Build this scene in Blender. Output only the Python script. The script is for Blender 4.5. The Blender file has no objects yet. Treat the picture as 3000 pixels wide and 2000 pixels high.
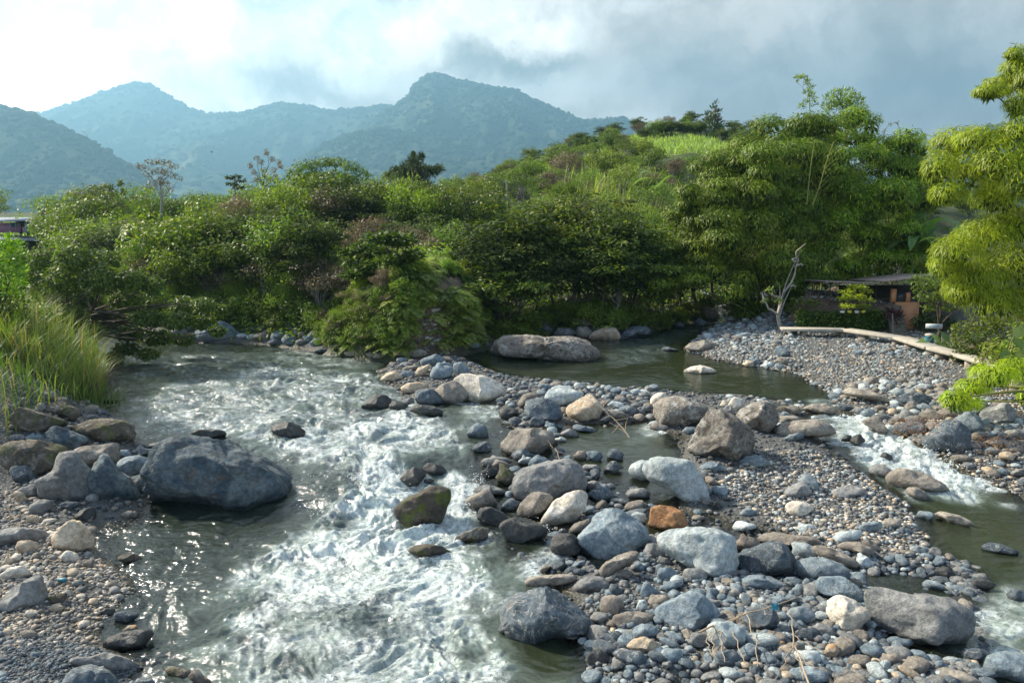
import bpy, math, random
import numpy as np
from math import radians as R, sin, cos, pi
from mathutils import Vector
S = bpy.context.scene
rng = np.random.default_rng(7)
random.seed(7)

# ---------------- camera, sky, sun, exposure ----------------
CAM_H, PITCH, F = 8.0, R(8.2), 1829.0          # F: focal length for a picture 2352 wide
cd = bpy.data.cameras.new('camera'); cam = bpy.data.objects.new('camera', cd)
S.collection.objects.link(cam); S.camera = cam
cam.location = (0, 0, CAM_H); cam.rotation_euler = (R(90) - PITCH, 0, 0)
cd.sensor_width = 36; cd.lens = 36 * F / 2352; cd.clip_start = 0.2; cd.clip_end = 40000
S.view_settings.view_transform = 'Standard'; S.view_settings.look = 'None'
S.view_settings.exposure = EXPOSURE = 0.88; S.view_settings.gamma = 1
SUN_AZ, SUN_EL = R(-66), R(38)                 # azimuth measured from +Y (the view direction), + = right
sd_ = Vector((sin(SUN_AZ) * cos(SUN_EL), cos(SUN_AZ) * cos(SUN_EL), sin(SUN_EL)))
sl = bpy.data.lights.new('sun', 'SUN'); sl.energy = 5.0; sl.angle = R(2.5); sl.color = (1, .89, .74)
so = bpy.data.objects.new('sun', sl); S.collection.objects.link(so)
so.rotation_euler = (-sd_).to_track_quat('-Z', 'Y').to_euler()

class NT:                                       # small helper for node trees
    def __init__(s, nt): s.nt = nt; s.n = nt.nodes; s.l = nt.links
    def new(s, t, **k):
        n = s.n.new(t)
        for a, b in k.items(): setattr(n, a, b)
        return n
    def put(s, sock, v):
        if isinstance(v, bpy.types.NodeSocket): s.l.new(v, sock)
        elif v is not None:
            if isinstance(v, (tuple, list)) and len(v) == 3 and sock.type == 'RGBA': v = (*v, 1)
            sock.default_value = v
    def m(s, op, a, b=None, c=None, clamp=False):
        n = s.new('ShaderNodeMath', operation=op); n.use_clamp = clamp
        s.put(n.inputs[0], a)
        if b is not None: s.put(n.inputs[1], b)
        if c is not None: s.put(n.inputs[2], c)
        return n.outputs[0]
    def vm(s, op, a, b=None, scale=None):
        n = s.new('ShaderNodeVectorMath', operation=op); s.put(n.inputs[0], a)
        if b is not None: s.put(n.inputs[1], b)
        if scale is not None: s.put(n.inputs['Scale'], scale)
        return n.outputs['Value'] if op in ('LENGTH', 'DOT_PRODUCT') else n.outputs[0]
    def mix(s, f, a, b, mode='MIX'):
        n = s.new('ShaderNodeMix', data_type='RGBA', blend_type=mode)
        s.put(n.inputs[0], f); s.put(n.inputs[6], a); s.put(n.inputs[7], b)
        return n.outputs[2]
    def noise(s, vec, scale, detail=4, rough=.55, lac=2.0, dist=0, col=False):
        n = s.new('ShaderNodeTexNoise'); s.put(n.inputs['Vector'], vec); n.inputs['Scale'].default_value = scale
        n.inputs['Detail'].default_value = detail; n.inputs['Roughness'].default_value = rough
        n.inputs['Distortion'].default_value = dist
        return n.outputs['Color' if col else 'Fac']
    def ramp(s, v, a, b, c=0., d=1., smooth=True):
        n = s.new('ShaderNodeMapRange'); n.interpolation_type = 'SMOOTHSTEP' if smooth else 'LINEAR'
        s.put(n.inputs[0], v)
        for i, q in zip((1, 2, 3, 4), (a, b, c, d)): n.inputs[i].default_value = q
        return n.outputs[0]
    def bump(s, h, strength, dist=.05, normal=None):
        n = s.new('ShaderNodeBump'); s.put(n.inputs['Height'], h); s.put(n.inputs['Strength'], strength)
        n.inputs['Distance'].default_value = dist
        if normal is not None: s.put(n.inputs['Normal'], normal)
        return n.outputs[0]

RT = np.array([1., 0, 0]); FW = np.array([0, cos(PITCH), -sin(PITCH)]); UP = np.array([0, sin(PITCH), cos(PITCH)])
EYE = np.array([0, 0, CAM_H])
def ray(u, v): return RT * ((u - 1176) / F) + UP * ((784 - v) / F) + FW
def at(u, v, Y): d = ray(u, v); return EYE + d * (Y / d[1])
def onz(u, v, z): d = ray(u, v); return EYE + d * ((z - CAM_H) / d[2])

W = bpy.data.worlds.new('World'); S.world = W; W.use_nodes = True
def build_world():
    t = NT(W.node_tree); t.n.clear()
    out = t.new('ShaderNodeOutputWorld'); bg = t.new('ShaderNodeBackground'); bg.inputs[1].default_value = 0.1
    t.l.new(bg.outputs[0], out.inputs[0])
    sky = t.new('ShaderNodeTexSky', sky_type='NISHITA'); sky.sun_disc = False
    sky.sun_elevation = SUN_EL; sky.sun_rotation = SUN_AZ; sky.air_density = 1; sky.dust_density = 1.5
    dirn = t.vm('NORMALIZE', t.new('ShaderNodeTexCoord').outputs['Generated'])
    n1 = t.vm('SUBTRACT', t.noise(dirn, 6, 7, .62, col=True), (.5, .5, .5))
    n2 = t.vm('SUBTRACT', t.noise(dirn, 22, 4, .6, col=True), (.5, .5, .5))
    w = t.vm('ADD', dirn, t.vm('ADD', t.vm('SCALE', n1, scale=.16), t.vm('SCALE', n2, scale=.035)))
    sp = t.new('ShaderNodeSeparateXYZ'); t.l.new(w, sp.inputs[0]); X, Y, Z = sp.outputs
    def pos(u, v):
        d = ray(u, v); d = d / np.linalg.norm(d); return d[0], d[2]
    def blob(u, v, su, sv, p=1.0):
        cx, cz = pos(u, v)
        a = t.m('MULTIPLY', t.m('SUBTRACT', X, cx), F / su); b = t.m('MULTIPLY', t.m('SUBTRACT', Z, cz), F / sv)
        r2 = t.m('ADD', t.m('MULTIPLY', a, a), t.m('MULTIPLY', b, b))
        return t.m('MULTIPLY', t.m('EXPONENT', t.m('MULTIPLY', r2, -1.0)), p, clamp=True)
    xr = t.ramp(X, -.45, .30)
    col = t.mix(xr, (9.0, 8.3, 7.4), (4.1, 3.95, 3.85))                      # cloud cover: bright by the sun, grey away from it
    big = t.noise(dirn, 3.2, 5, .55)
    col = t.mix(t.ramp(big, .38, .62, 0, .35), col, (3.4, 4.2, 5.0))
    for u, v, su, sv, c, p in (
        (120, 40, 260, 45, (4.23, 3.98, 3.62), .75), (390, 150, 190, 50, (3.92, 3.63, 3.28), .8),
        (880, 60, 150, 85, (5.18, 6.58, 6.73), 1.), (760, 20, 170, 40, (5.74, 6.85, 6.80), .9), (640, 120, 150, 50, (10.54, 10.17, 9.34), .8),
        (560, 60, 200, 45, (10.43, 10.17, 9.52), .7),
        (1150, 50, 260, 50, (10.31, 9.95, 9.14), .95), (940, 125, 230, 26, (10.43, 9.74, 8.65), .9), (1340, 45, 90, 45, (4.07, 4.15, 3.91), .6),
        (1190, 138, 270, 36, (2.01, 2.01, 1.95), 1.), (760, 215, 280, 34, (2.58, 2.52, 2.38), .85), (1450, 100, 70, 60, (4.57, 4.22, 3.85), .8),
        (1640, 60, 170, 60, (4.32, 4.04, 3.65), .8), (1760, 180, 300, 60, (2.05, 2.05, 2.00), .8), (1560, 255, 300, 30, (2.71, 2.58, 2.44), .7),
        (2150, 30, 260, 60, (3.92, 3.86, 3.59), .8), (2160, 200, 190, 90, (2.00, 2.16, 2.19), .85),
        (60, 160, 260, 90, (13.88, 13.16, 11.53), .9), (0, 200, 200, 60, (16.41, 15.22, 13.11), .7), (420, 235, 200, 40, (10.54, 9.85, 8.65), .6)):
        col = t.mix(blob(u, v, su, sv, p), col, c)
    fine = t.noise(w, 9, 7, .62)
    col = t.vm('SCALE', col, scale=t.ramp(fine, .32, .68, .70, 1.28))
    # high above the frame the cloud breaks up and the blue sky shows through
    cover = t.ramp(Z, .72, .97, 1.0, .35)
    cover = t.m('MULTIPLY', cover, t.ramp(Y, -.35, .25, .10, 1.0))
    fin = t.mix(cover, t.vm('SCALE', sky.outputs[0], scale=1.3), col)
    t.put(bg.inputs[0], fin)
build_world()

# ---------------- numpy noise ----------------
_perm = np.random.default_rng(3).permutation(256).astype(np.int64); _perm = np.concatenate([_perm, _perm, _perm])
_g = np.random.default_rng(4).normal(size=(256, 3)); _g /= np.linalg.norm(_g, axis=1)[:, None]
def pnoise(P):
    P = np.asarray(P, float); i = np.floor(P).astype(np.int64); f = P - i; i &= 255
    w = f * f * f * (f * (f * 6 - 15) + 10); r = 0
    for dx in (0, 1):
        for dy in (0, 1):
            for dz in (0, 1):
                h = _perm[_perm[_perm[i[..., 0] + dx] + i[..., 1] + dy] + i[..., 2] + dz]
                d = (_g[h] * (f - np.array([dx, dy, dz]))).sum(-1)
                r = r + d * (w[..., 0] if dx else 1 - w[..., 0]) * (w[..., 1] if dy else 1 - w[..., 1]) * (w[..., 2] if dz else 1 - w[..., 2])
    return r * 1.6
def fbm(P, o=4, g=.5):
    r = 0; a = 1; P = np.asarray(P, float)
    for k in range(o): r = r + a * pnoise(P + 17.3 * k); P = P * 2.03; a *= g
    return r
def n2(x, y, s, o=3, z=0.): x, y = np.broadcast_arrays(x, y); return fbm(np.stack([x * s, y * s, np.full_like(x, z, float)], -1), o)
def sst(a, b, x): t = np.clip((x - a) / (b - a), 0, 1); return t * t * (3 - 2 * t)

# ---------------- scene helpers ----------------
COL = S.collection
def mesh_np(name, V, Fc, smooth=True):
    V = np.asarray(V, np.float32).reshape(-1, 3); Fc = np.asarray(Fc, np.int32); k = Fc.shape[1]
    me = bpy.data.meshes.new(name); me.vertices.add(len(V)); me.vertices.foreach_set('co', V.ravel())
    me.loops.add(Fc.size); me.loops.foreach_set('vertex_index', Fc.ravel())
    me.polygons.add(len(Fc)); me.polygons.foreach_set('loop_start', np.arange(0, Fc.size, k, dtype=np.int32))
    if smooth: me.polygons.foreach_set('use_smooth', np.ones(len(Fc), bool))
    me.update(calc_edges=True); return me
def fattr(me, name, vals):
    a = me.attributes.new(name, 'FLOAT', 'POINT'); a.data.foreach_set('value', np.asarray(vals, np.float32).ravel())
def add(name, me, mat=None, parent=None, loc=None):
    o = bpy.data.objects.new(name, me); COL.objects.link(o)
    if mat is not None and me is not None and not me.materials: me.materials.append(mat)
    if parent is not None: o.parent = parent
    if loc is not None: o.location = loc
    return o
def tag(o, label=None, cat=None, group=None, kind=None):
    for k, v in (('label', label), ('category', cat), ('group', group), ('kind', kind)):
        if v: o[k] = v
    return o
def thing(name, label, cat, loc=(0, 0, 0), rz=0, group=None):
    o = bpy.data.objects.new(name, None); COL.objects.link(o); o.location = loc; o.rotation_euler = (0, 0, rz)
    o.empty_display_size = .2
    return tag(o, label, cat, group)
def dup(src, loc, rz, sc, label=None, group=None):
    kids = [c for c in src.children]
    r = src.copy(); COL.objects.link(r); r.location = loc; r.rotation_euler = (0, 0, rz); r.scale = sc
    if label: r['label'] = label
    if group: r['group'] = group
    for c in kids:
        d = c.copy(); COL.objects.link(d); d.parent = r
    return r
class MB:                                       # collects pieces into one mesh
    def __init__(s): s.v = []; s.f = []; s.n = 0
    def raw(s, V, Fc): V = np.asarray(V, float).reshape(-1, 3); s.v.append(V); s.f.append(np.asarray(Fc, int) + s.n); s.n += len(V); return s
    def box(s, c, h, rz=0, M=None, bev=0):
        x, y, z = h
        V = np.array([(a * x, b * y, c_ * z) for a in (-1, 1) for b in (-1, 1) for c_ in (-1, 1)], float)
        if M is not None: V = V @ np.asarray(M).T
        ca, sa = cos(rz), sin(rz); V = V @ np.array([[ca, sa, 0], [-sa, ca, 0], [0, 0, 1]]) + np.array(c)
        return s.raw(V, [(0, 1, 3, 2), (4, 6, 7, 5), (0, 4, 5, 1), (2, 3, 7, 6), (0, 2, 6, 4), (1, 5, 7, 3)])
    def tube(s, pts, rad, k=6, cap=True):
        pts = np.asarray(pts, float); n = len(pts); rad = np.broadcast_to(np.asarray(rad, float), (n,))
        T = np.gradient(pts, axis=0); T /= np.linalg.norm(T, axis=1)[:, None] + 1e-9
        A = np.where(np.abs(T[:, 2:3]) > .9, np.array([[1., 0, 0]]), np.array([[0, 0, 1.]]))
        B = np.cross(T, A); B /= np.linalg.norm(B, axis=1)[:, None] + 1e-9; Cc = np.cross(T, B)
        a = np.arange(k) * 2 * pi / k
        V = pts[:, None] + rad[:, None, None] * (np.cos(a)[None, :, None] * B[:, None] + np.sin(a)[None, :, None] * Cc[:, None])
        i = np.arange(n - 1)[:, None] * k; j = np.arange(k)[None]; j2 = (j + 1) % k
        Fc = np.stack([i + j, i + j2, i + k + j2, i + k + j], -1).reshape(-1, 4)
        return s.raw(V.reshape(-1, 3), Fc)
    def mesh(s, name, smooth=True):
        return mesh_np(name, np.concatenate(s.v), np.concatenate(s.f), smooth)
    def build(s, name, mat, parent=None, smooth=True): return add(name, s.mesh(name, smooth), mat, parent)

_ico = {}
def ico(n):
    if n not in _ico:
        import bmesh
        bm = bmesh.new(); bmesh.ops.create_icosphere(bm, subdivisions=n, radius=1)
        bm.verts.ensure_lookup_table()
        _ico[n] = (np.array([v.co[:] for v in bm.verts]), np.array([[v.index for v in f.verts] for f in bm.faces])); bm.free()
    return _ico[n]
# ---------------- terrain: outlines of land in the river valley ----------------
def base(y): return np.interp(y, [0, 19, 21.5, 25.5, 28, 36, 60, 110, 4000], [0, 0, .08, .75, .92, 1.15, 1.25, 1.9, 2.2])
def poly(pts, z, extra=()): return np.array([onz(u, v, z)[:2] for u, v in pts] + list(extra))
LAND = {
 'bar': poly([(868,872),(930,835),(1000,822),(1075,845),(1160,885),(1300,900),(1500,915),(1700,928),(1840,940),(1862,965),(1885,1010),(1985,1068),
   (2075,1118),(2130,1160),(2150,1200),(2240,1240),(2260,1290),(2225,1350),(2235,1440),(2300,1500),(2360,1560),(2480,1700),(1420,1700),(1390,1560),
   (1360,1490),(1350,1430),(1320,1370),(1290,1310),(1245,1250),(1190,1190),(1120,1150),(1085,1095),(1100,1050),(1150,1010),(1180,980),(1130,945),(1000,935),(900,915)], .7),
 'right': poly([(1560,805),(1600,775),(1680,735),(1700,715),(1760,700)], 1.3, [(60, 110), (300, 110), (300, 8)]) ,
 'near': poly([(380,1575),(345,1500),(270,1475),(330,1440),(210,1385),(240,1350),(305,1290),(300,1255),(215,1215),(215,1165),(330,1150),(345,1050),(300,985),(230,935),(245,880),(205,830),(150,790),(60,765)], .7, [(-45, 58), (-120, 58), (-120, 5), (-8, 5)]),
 'far': poly([(-500,700),(230,735),(390,783),(560,785),(700,800),(850,822),(920,830),(1060,812),(1140,797),(1160,775),(1280,768),(1330,775),(1430,778),(1500,763),(1560,742),(1640,728),(1665,712)], 1.3, [(45, 108), (400, 140), (4000, 1500), (4000, 6000), (-4000, 6000), (-4000, 900)]),
}
# near edge of the right bank runs on towards the camera
_r = poly([(1575,800),(1625,820),(1700,836),(1820,855),(1925,905),(1890,930),(1990,942),(2040,962),(2105,988),(2180,1018),(2250,1042),(2310,1060),(2420,1110),(2700,1200)], 1.2)
LAND['right'] = np.concatenate([_r[::-1], LAND['right'][1:-1], np.array([(300, 12), (60, 12)])])
SHAL = [poly(q, .8) for q in ([(1090,1030),(1200,990),(1480,985),(1600,1060),(1560,1120),(1440,1200),(1420,1250),(1270,1240),(1150,1150)], [(1560,1400),(1600,1385),(1650,1420),(1600,1460)], [(1990,1370),(2180,1340),(2230,1400),(2100,1420)], [(1350,1500),(1460,1480),(1560,1500),(1600,1575),(1380,1575)], [(1290,985),(1480,975),(1580,1010),(1570,1060),(1400,1065),(1300,1020)], [(1470,1150),(1640,1120),(1760,1150),(1900,1200),(1880,1250),(1700,1240),(1560,1185)],
   [(1930,1235),(2180,1240),(2210,1290),(2190,1350),(2080,1355),(2000,1310)], [(1540,1480),(1620,1470),(1680,1500),(1600,1540)])]
def sdist(Pl, x, y):
    """signed distance to a polygon, positive inside"""
    x = np.asarray(x, float); y = np.asarray(y, float); best = np.full(x.shape, 1e9); ins = np.zeros(x.shape, bool)
    for i in range(len(Pl)):
        ax, ay = Pl[i - 1]; bx, by = Pl[i]; dx, dy = bx - ax, by - ay
        t = np.clip(((x - ax) * dx + (y - ay) * dy) / (dx * dx + dy * dy + 1e-12), 0, 1)
        best = np.minimum(best, (x - ax - t * dx) ** 2 + (y - ay - t * dy) ** 2)
        c = (ay > y) != (by > y)
        ins ^= c & (x < (bx - ax) * (y - ay) / (by - ay + 1e-12) + ax)
    return np.where(ins, 1, -1) * np.sqrt(best)
PROM = at(925, 800, 46)[:2]                       # centre of the promontory
_ps = poly([(745,822),(850,826),(930,832),(1060,815),(1125,800)], 1.3)
_pl = np.concatenate([_ps, np.array([(at(1140, 780, 50)[0], 50.), (at(1110, 780, 60)[0], 60.), (at(800, 780, 62)[0], 62.), (at(735, 780, 52)[0], 52.)])])
TERR = np.array([at(1815, 800, 51)[:2], at(2050, 800, 49.5)[:2], at(2062, 800, 49.5)[:2], (25.2, 53), (27.6, 53), (27.9, 48), (33, 44), (45, 40), (80, 36), (200, 30), (200, 140), (55, 100), (27, 66)])
def ground(x, y):
    x, y = np.broadcast_arrays(np.asarray(x, float), np.asarray(y, float)); b = base(y)
    D = {k: sdist(p, x, y) for k, p in LAND.items()}
    w = n2(x, y, .45, 3) * .25
    inland = np.maximum.reduce([D['bar'], D['right'], D['near'], D['far']]) + w * .8
    g = b - np.clip(.06 - inland * .28, 0, .85)                 # river bed
    s = D['bar'] + w; hb = np.clip(s * .22, 0, .20) + n2(x, y, .6, 3, 5.) * .09
    for q in SHAL: hb = hb - .26 * sst(-.6, .5, sdist(q, x, y) + w)
    g = np.where(s > 0, b + hb, g)
    s = D['near'] + w; h = np.clip(s * .3, 0, .35) + sst(.5, 4, s) * sst(22, 27, y) * 1.3 + sst(-12, -20, x) * .6 * sst(.3, 3, s)
    g = np.where(s > 0, b + h, g)
    s = D['far'] + w; q = y / np.maximum(1, y)
    a = x / np.maximum(y, 1)
    zm = np.interp(a, [-.7, -.3, -.1, 0, .08, .15, .22, .3, .4, .6], [7.5, 7.5, 10, 16.5, 22.5, 25.5, 27, 24.5, 15, 9])
    hill = zm * np.clip((y - 50) / 138, 0, 1) ** 1.05 * np.where(y > 190, np.clip(1 - (y - 190) / 500, .2, 1), 1)
    h = np.clip(s * .35, 0, .5) + sst(.5, 6, s) * 1.3 + hill * sst(3, 30, s)
    pr = sdist(_pl, x, y)
    dx = x - PROM[0] - .6; h = h + 3.1 * sst(.1, 2.3, pr + w * 1.2) * np.where(dx < 0, np.exp(-(dx / 4.0) ** 2), np.exp(-(dx / 4.9) ** 4)) * (1 - .5 * sst(52, 60, y)) + n2(x, y, .9, 3, 3.) * .5 * sst(.2, 1.5, pr) 
    g = np.where(s > 0, b + h + n2(x, y, .15, 4) * .35 * sst(1, 5, s), g)
    s = D['right'] + w; h = np.clip(s * .22, 0, .35) + n2(x, y, .7, 3, 9.) * .07
    tr = sdist(TERR, x, y); h = h + sst(-.6, .5, tr) * 1.7 + sst(14, 60, tr) * 3 + sst(55, 75, y) * sst(5, 20, s) * 6
    h = h + .9 * np.exp(-((x - at(1770, 760, 58)[0]) / 2.6) ** 2 - ((y - 58) / 5.5) ** 2)
    g = np.where(s > 0, b + h, g)
    return g
FLOWP = None
def wsurf(x, y):
    return base(y)
def surf(u, v):
    """where the line of sight through a picture point first meets ground or water"""
    d = ray(u, v); h = np.hypot(d[0], d[1])
    r = np.geomspace(9, 330, 420); P = EYE + d[None] * (r / d[1])[:, None]
    z = np.maximum(ground(P[:, 0], P[:, 1]), base(P[:, 1])); k = np.argmax(P[:, 2] < z)
    if k == 0: return P[-1]
    a = P[k - 1, 2] - z[k - 1]; b_ = z[k] - P[k, 2]; t = a / (a + b_ + 1e-9)
    return P[k - 1] * (1 - t) + P[k] * t
def gz(x, y): return float(ground(np.array([x]), np.array([y]))[0])

def fan(s0, s1, ns, y0, y1, ny):
    s = np.linspace(s0, s1, ns); y = np.geomspace(y0, y1, ny); Y, Sg = np.meshgrid(y, s, indexing='ij')
    return Sg * Y, Y
def grid_faces(ny, ns):
    i = np.arange(ny - 1)[:, None] * ns; j = np.arange(ns - 1)[None]
    return np.stack([i + j, i + j + 1, i + ns + j + 1, i + ns + j], -1).reshape(-1, 4)

def mat(name):
    m = bpy.data.materials.new(name); m.use_nodes = True; t = NT(m.node_tree)
    return m, t, t.n['Principled BSDF']
def m_ground():
    m, t, p = mat('valley_ground')
    P = t.new('ShaderNodeNewGeometry').outputs['Position']
    def A(n): return t.new('ShaderNodeAttribute', attribute_name=n).outputs['Fac']
    grit = t.mix(t.noise(P, 3, 5, .6), (.025, .028, .028), (.10, .105, .10))
    vor = t.new('ShaderNodeTexVoronoi'); t.put(vor.inputs['Vector'], P); vor.inputs['Scale'].default_value = 11
    grit = t.mix(t.ramp(t.noise(P, 40, 2), .35, .7, 0, .6), grit, t.mix(vor.outputs['Color'], (.1, .105, .1), (.32, .31, .29)))
    wet = t.mix(t.noise(P, 2.2, 5, .6), (.018, .02, .012), (.06, .052, .03))
    soil = t.mix(t.noise(P, 1.5, 5, .6), (.085, .06, .04), (.20, .14, .09))
    veg = t.mix(t.noise(P, .9, 6, .65), (.018, .030, .010), (.06, .085, .02))
    field = t.mix(t.noise(P, .8, 6, .7), (.16, .26, .07), (.34, .42, .14))
    c = t.mix(A('wet'), grit, wet); c = t.mix(A('soil'), c, soil); c = t.mix(A('veg'), c, veg); c = t.mix(A('field'), c, field)
    t.put(p.inputs['Base Color'], c); t.put(p.inputs['Roughness'], t.m('SUBTRACT', .9, t.m('MULTIPLY', A('wet'), .55)))
    t.put(p.inputs['Normal'], t.bump(t.m('ADD', vor.outputs['Distance'], t.noise(P, 6, 6, .65)), .7, .06))
    return m
X, Y = fan(-1.05, 1.05, 620, 8, 12000, 700)
# FIELDS: sunlit cleared fields on the hill
FIELDS = [(at(1560, 350, 150), 9.5, 17), (at(1215, 412, 156), 9, 14), (at(1050, 405, 150), 8, 10), (at(1390, 445, 120), 5, 6), (at(1475, 360, 160), 9, 14)]
def field_mask(x, y):
    r = 0
    for c, a, b in FIELDS: r = np.maximum(r, 1 - sst(.75, 1.1, np.hypot((x - c[0]) / a, (y - c[1]) / b) + n2(x, y, .12, 3) * .15))
    return r
G = ground(X, Y)
def mats_at(X, Y, G):
    D = {k: sdist(p, X, Y) for k, p in LAND.items()}
    wet = 1 - sst(.02, .16, G - base(Y)); pr = sdist(_pl, X, Y)
    veg = np.maximum(sst(.8, 2.5, D['far']), np.maximum(sst(1.0, 3, sdist(TERR, X, Y)), sst(5, 9, D['near']) * sst(24, 28, Y)))
    soil = np.maximum(sst(-.1, .3, pr) * (1 - sst(2.0, 3.6, pr)) * np.exp(-((X - at(992, 700, 42)[0]) / 1.9) ** 4), np.maximum(sst(-1.3, -.3, sdist(TERR, X, Y)) * (1 - sst(.6, 1.6, sdist(TERR, X, Y))) * (X < 26), np.exp(-((X - at(2290, 920, 41)[0]) / 3.2) ** 2 - ((Y - 42) / 3.5) ** 2) * (D['right'] > 1)))
    veg = np.maximum(veg * (1 - sst(-.3, .3, pr)), sst(.1, .5, pr)) * (1 - soil)
    return wet, veg, soil, field_mask(X, Y)
me = mesh_np('ground', np.stack([X, Y, G], -1), grid_faces(*X.shape))
for n_, v_ in zip(('wet', 'veg', 'soil', 'field'), mats_at(X, Y, G)): fattr(me, n_, v_)
tag(add('ground', me, m_ground()), kind='structure')

# ---------------- water ----------------
def wp(pts): return poly(pts, .7)
FOAM = [(wp(p), f, a) for p, f, a in (
 ([(690,1160),(760,1150),(800,1060),(860,1050),(960,1090),(1080,1085),(1090,1150),(1060,1215),(1180,1250),(1110,1330),(1130,1420),(1170,1600),(480,1600),(470,1480),(530,1420),(490,1330),(560,1260),(600,1210)], .78, .075),
 ([(800,1080),(900,1050),(1030,1090),(1040,1160),(1000,1230),(840,1240),(640,1225),(620,1195),(760,1180)], 1.0, .16),
 ([(540,1015),(620,990),(760,995),(900,955),(1000,965),(1070,1010),(1010,1050),(900,1060),(800,1090),(740,1075),(690,1055),(600,1030)], .62, .10),
 ([(300,960),(380,900),(620,860),(900,880),(1020,945),(900,990),(700,1000),(520,1010),(330,1010)], .40, .07), ([(250,865),(400,830),(700,828),(880,868),(600,872),(350,905)], .22, .055),
 ([(880,845),(1000,825),(1060,850),(900,880)], .5, .05), ([(600,815),(900,840),(880,880),(620,850)], .38, .04),
 ([(1040,940),(1190,940),(1210,985),(1060,985)], .55, .05), ([(1020,1080),(1110,1085),(1120,1205),(1020,1225)], .85, .10),
 ([(1180,1235),(1290,1195),(1310,1250),(1180,1280)], .75, .06),
 ([(1860,948),(1900,940),(1990,950),(2100,992),(2180,1025),(2300,1078),(2260,1112),(2120,1098),(2000,1062),(1910,1015)], .97, .10), ([(1390,810),(1480,775),(1640,742),(1690,732),(1640,772),(1560,805),(1500,850),(1400,865)], .12, .05),
 ([(2190,1300),(2360,1270),(2400,1440),(2230,1440),(2200,1370)], .62, .05), ([(1470,960),(1530,950),(1540,1010),(1480,1010)], .6, .04),
 ([(1130,1480),(1300,1450),(1420,1600),(1150,1600)], .38, .04))]
X, Y = fan(-.9, .9, 1000, 9.5, 105, 1000)
G = ground(X, Y); Bz = base(Y)
foam = np.zeros_like(X); amp = np.full_like(X, .012)
for pl_, f_, a_ in FOAM:
    lo = pl_.min(0) - 3; hi = pl_.max(0) + 3; k = (X > lo[0]) & (X < hi[0]) & (Y > lo[1]) & (Y < hi[1])
    s_ = sdist(pl_, X[k], Y[k]) + n2(X[k], Y[k], .9, 3) * .7
    m_ = sst(-.9, .9, s_); foam[k] = np.maximum(foam[k], f_ * m_); amp[k] = np.maximum(amp[k], a_ * m_)
# choppy flow of the main channel, calm pool on the right
chop = sst(1.5, -2.5, X - np.interp(Y, [10, 20, 30, 45, 60], [0, 1.5, -1, -5.5, -9])) * (1 - sst(60, 75, Y)); amp = np.maximum(amp, .04 * chop)
amp = np.maximum(amp, .018 * (Y > 55))
for u, v, ru_, rv_, k_ in ((745,1120,.9,1.6,.85),(760,1400,1.5,.7,.6),(650,1490,1.3,.8,.6),(1000,1420,1.2,.9,.35),(560,1350,1.0,.8,.4)):
    c = onz(u, v, .3); foam *= 1 - k_ * np.exp(-((X - c[0]) / ru_) ** 2 - ((Y - c[1]) / rv_) ** 2)
# flow-aligned turbulent surface: ridged noise stretched along the current
def turb(X, Y):
    wx = X + .5 * n2(X, Y, .55, 2, 3.); wy = Y + .5 * n2(X, Y, .55, 2, 8.)
    a = 1 - np.abs(fbm(np.stack([wx * 1.5, wy * 1.15, 0 * wx], -1), 4)) * 2.0
    b_ = 1 - np.abs(fbm(np.stack([wx * 3.6, wy * 2.6, 0 * wx + 4], -1), 3)) * 2.0
    return a, b_
ta, tb = turb(X, Y)
far_fade = np.clip(30 / Y, .4, 1.3)
wx_ = X + .8 * n2(X, Y, .45, 2, 13.); wy_ = Y + .8 * n2(X, Y, .45, 2, 18.)
c1 = n2(wx_, wy_, 1.0, 4, 6.); c2 = 1 - 2.4 * np.abs(n2(wx_ * .75, wy_ * 1.35, 1.9, 4, 2.)); c3 = n2(X, Y, 6.5, 3, 2.)
c4 = n2(X * .7, Y * 1.5, 2.9, 3, 12.)
Z = Bz + amp * (1.7 * c1 + .7 * (c2 - .5) + .18 * c3) + np.clip(amp * 12, 0, 1) * (1 - .6 * np.clip(foam, 0, 1)) * .022 * (c4 + .5 * n2(X * .8, Y * 1.4, 7., 2, 15.))
# smooth tongues and standing lumps over hidden rocks
for u, v, w_, h_ in ((770,1110,1.3,.30),(880,1065,.9,.25),(640,985,.8,.15),(700,960,.7,.12),(905,1070,.7,.25),(500,985,.7,.12),(985,1060,.8,.28),(750,1395,1.3,.16),(640,1500,1.4,.12),(880,1010,.7,.14),(560,930,.8,.1)):
    c = onz(u, v, .6); Z += h_ * np.exp(-((X - c[0]) ** 2 + (Y - c[1]) ** 2 * 1.3) / w_ ** 2)
crest = sst(.25, .95, ta * .55 + tb * .45)
foamv = np.clip(foam * (.72 + .4 * crest), 0, 1)
depth = np.clip(Bz - G, -.2, 1.2)
edge = sst(.10, .0, depth) * (foam > .3) * .4
foamv = np.clip(foamv + edge, 0, 1)
murk = np.clip(sst(0, .26, depth), 0, 1)
keep = (depth > -.16)
Fc = grid_faces(*X.shape); kf = keep.ravel(); Fc = Fc[kf[Fc].any(1)]
used = np.zeros(X.size, bool); used[Fc.ravel()] = True; remap = np.cumsum(used) - 1
me = mesh_np('river_water', np.stack([X, Y, Z], -1).reshape(-1, 3)[used], remap[Fc])
for n_, v_ in (('foam', foamv), ('murk', murk), ('chop', np.clip(amp * 9, 0, 1)), ('turf', foam)): fattr(me, n_, v_.ravel()[used])
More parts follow.
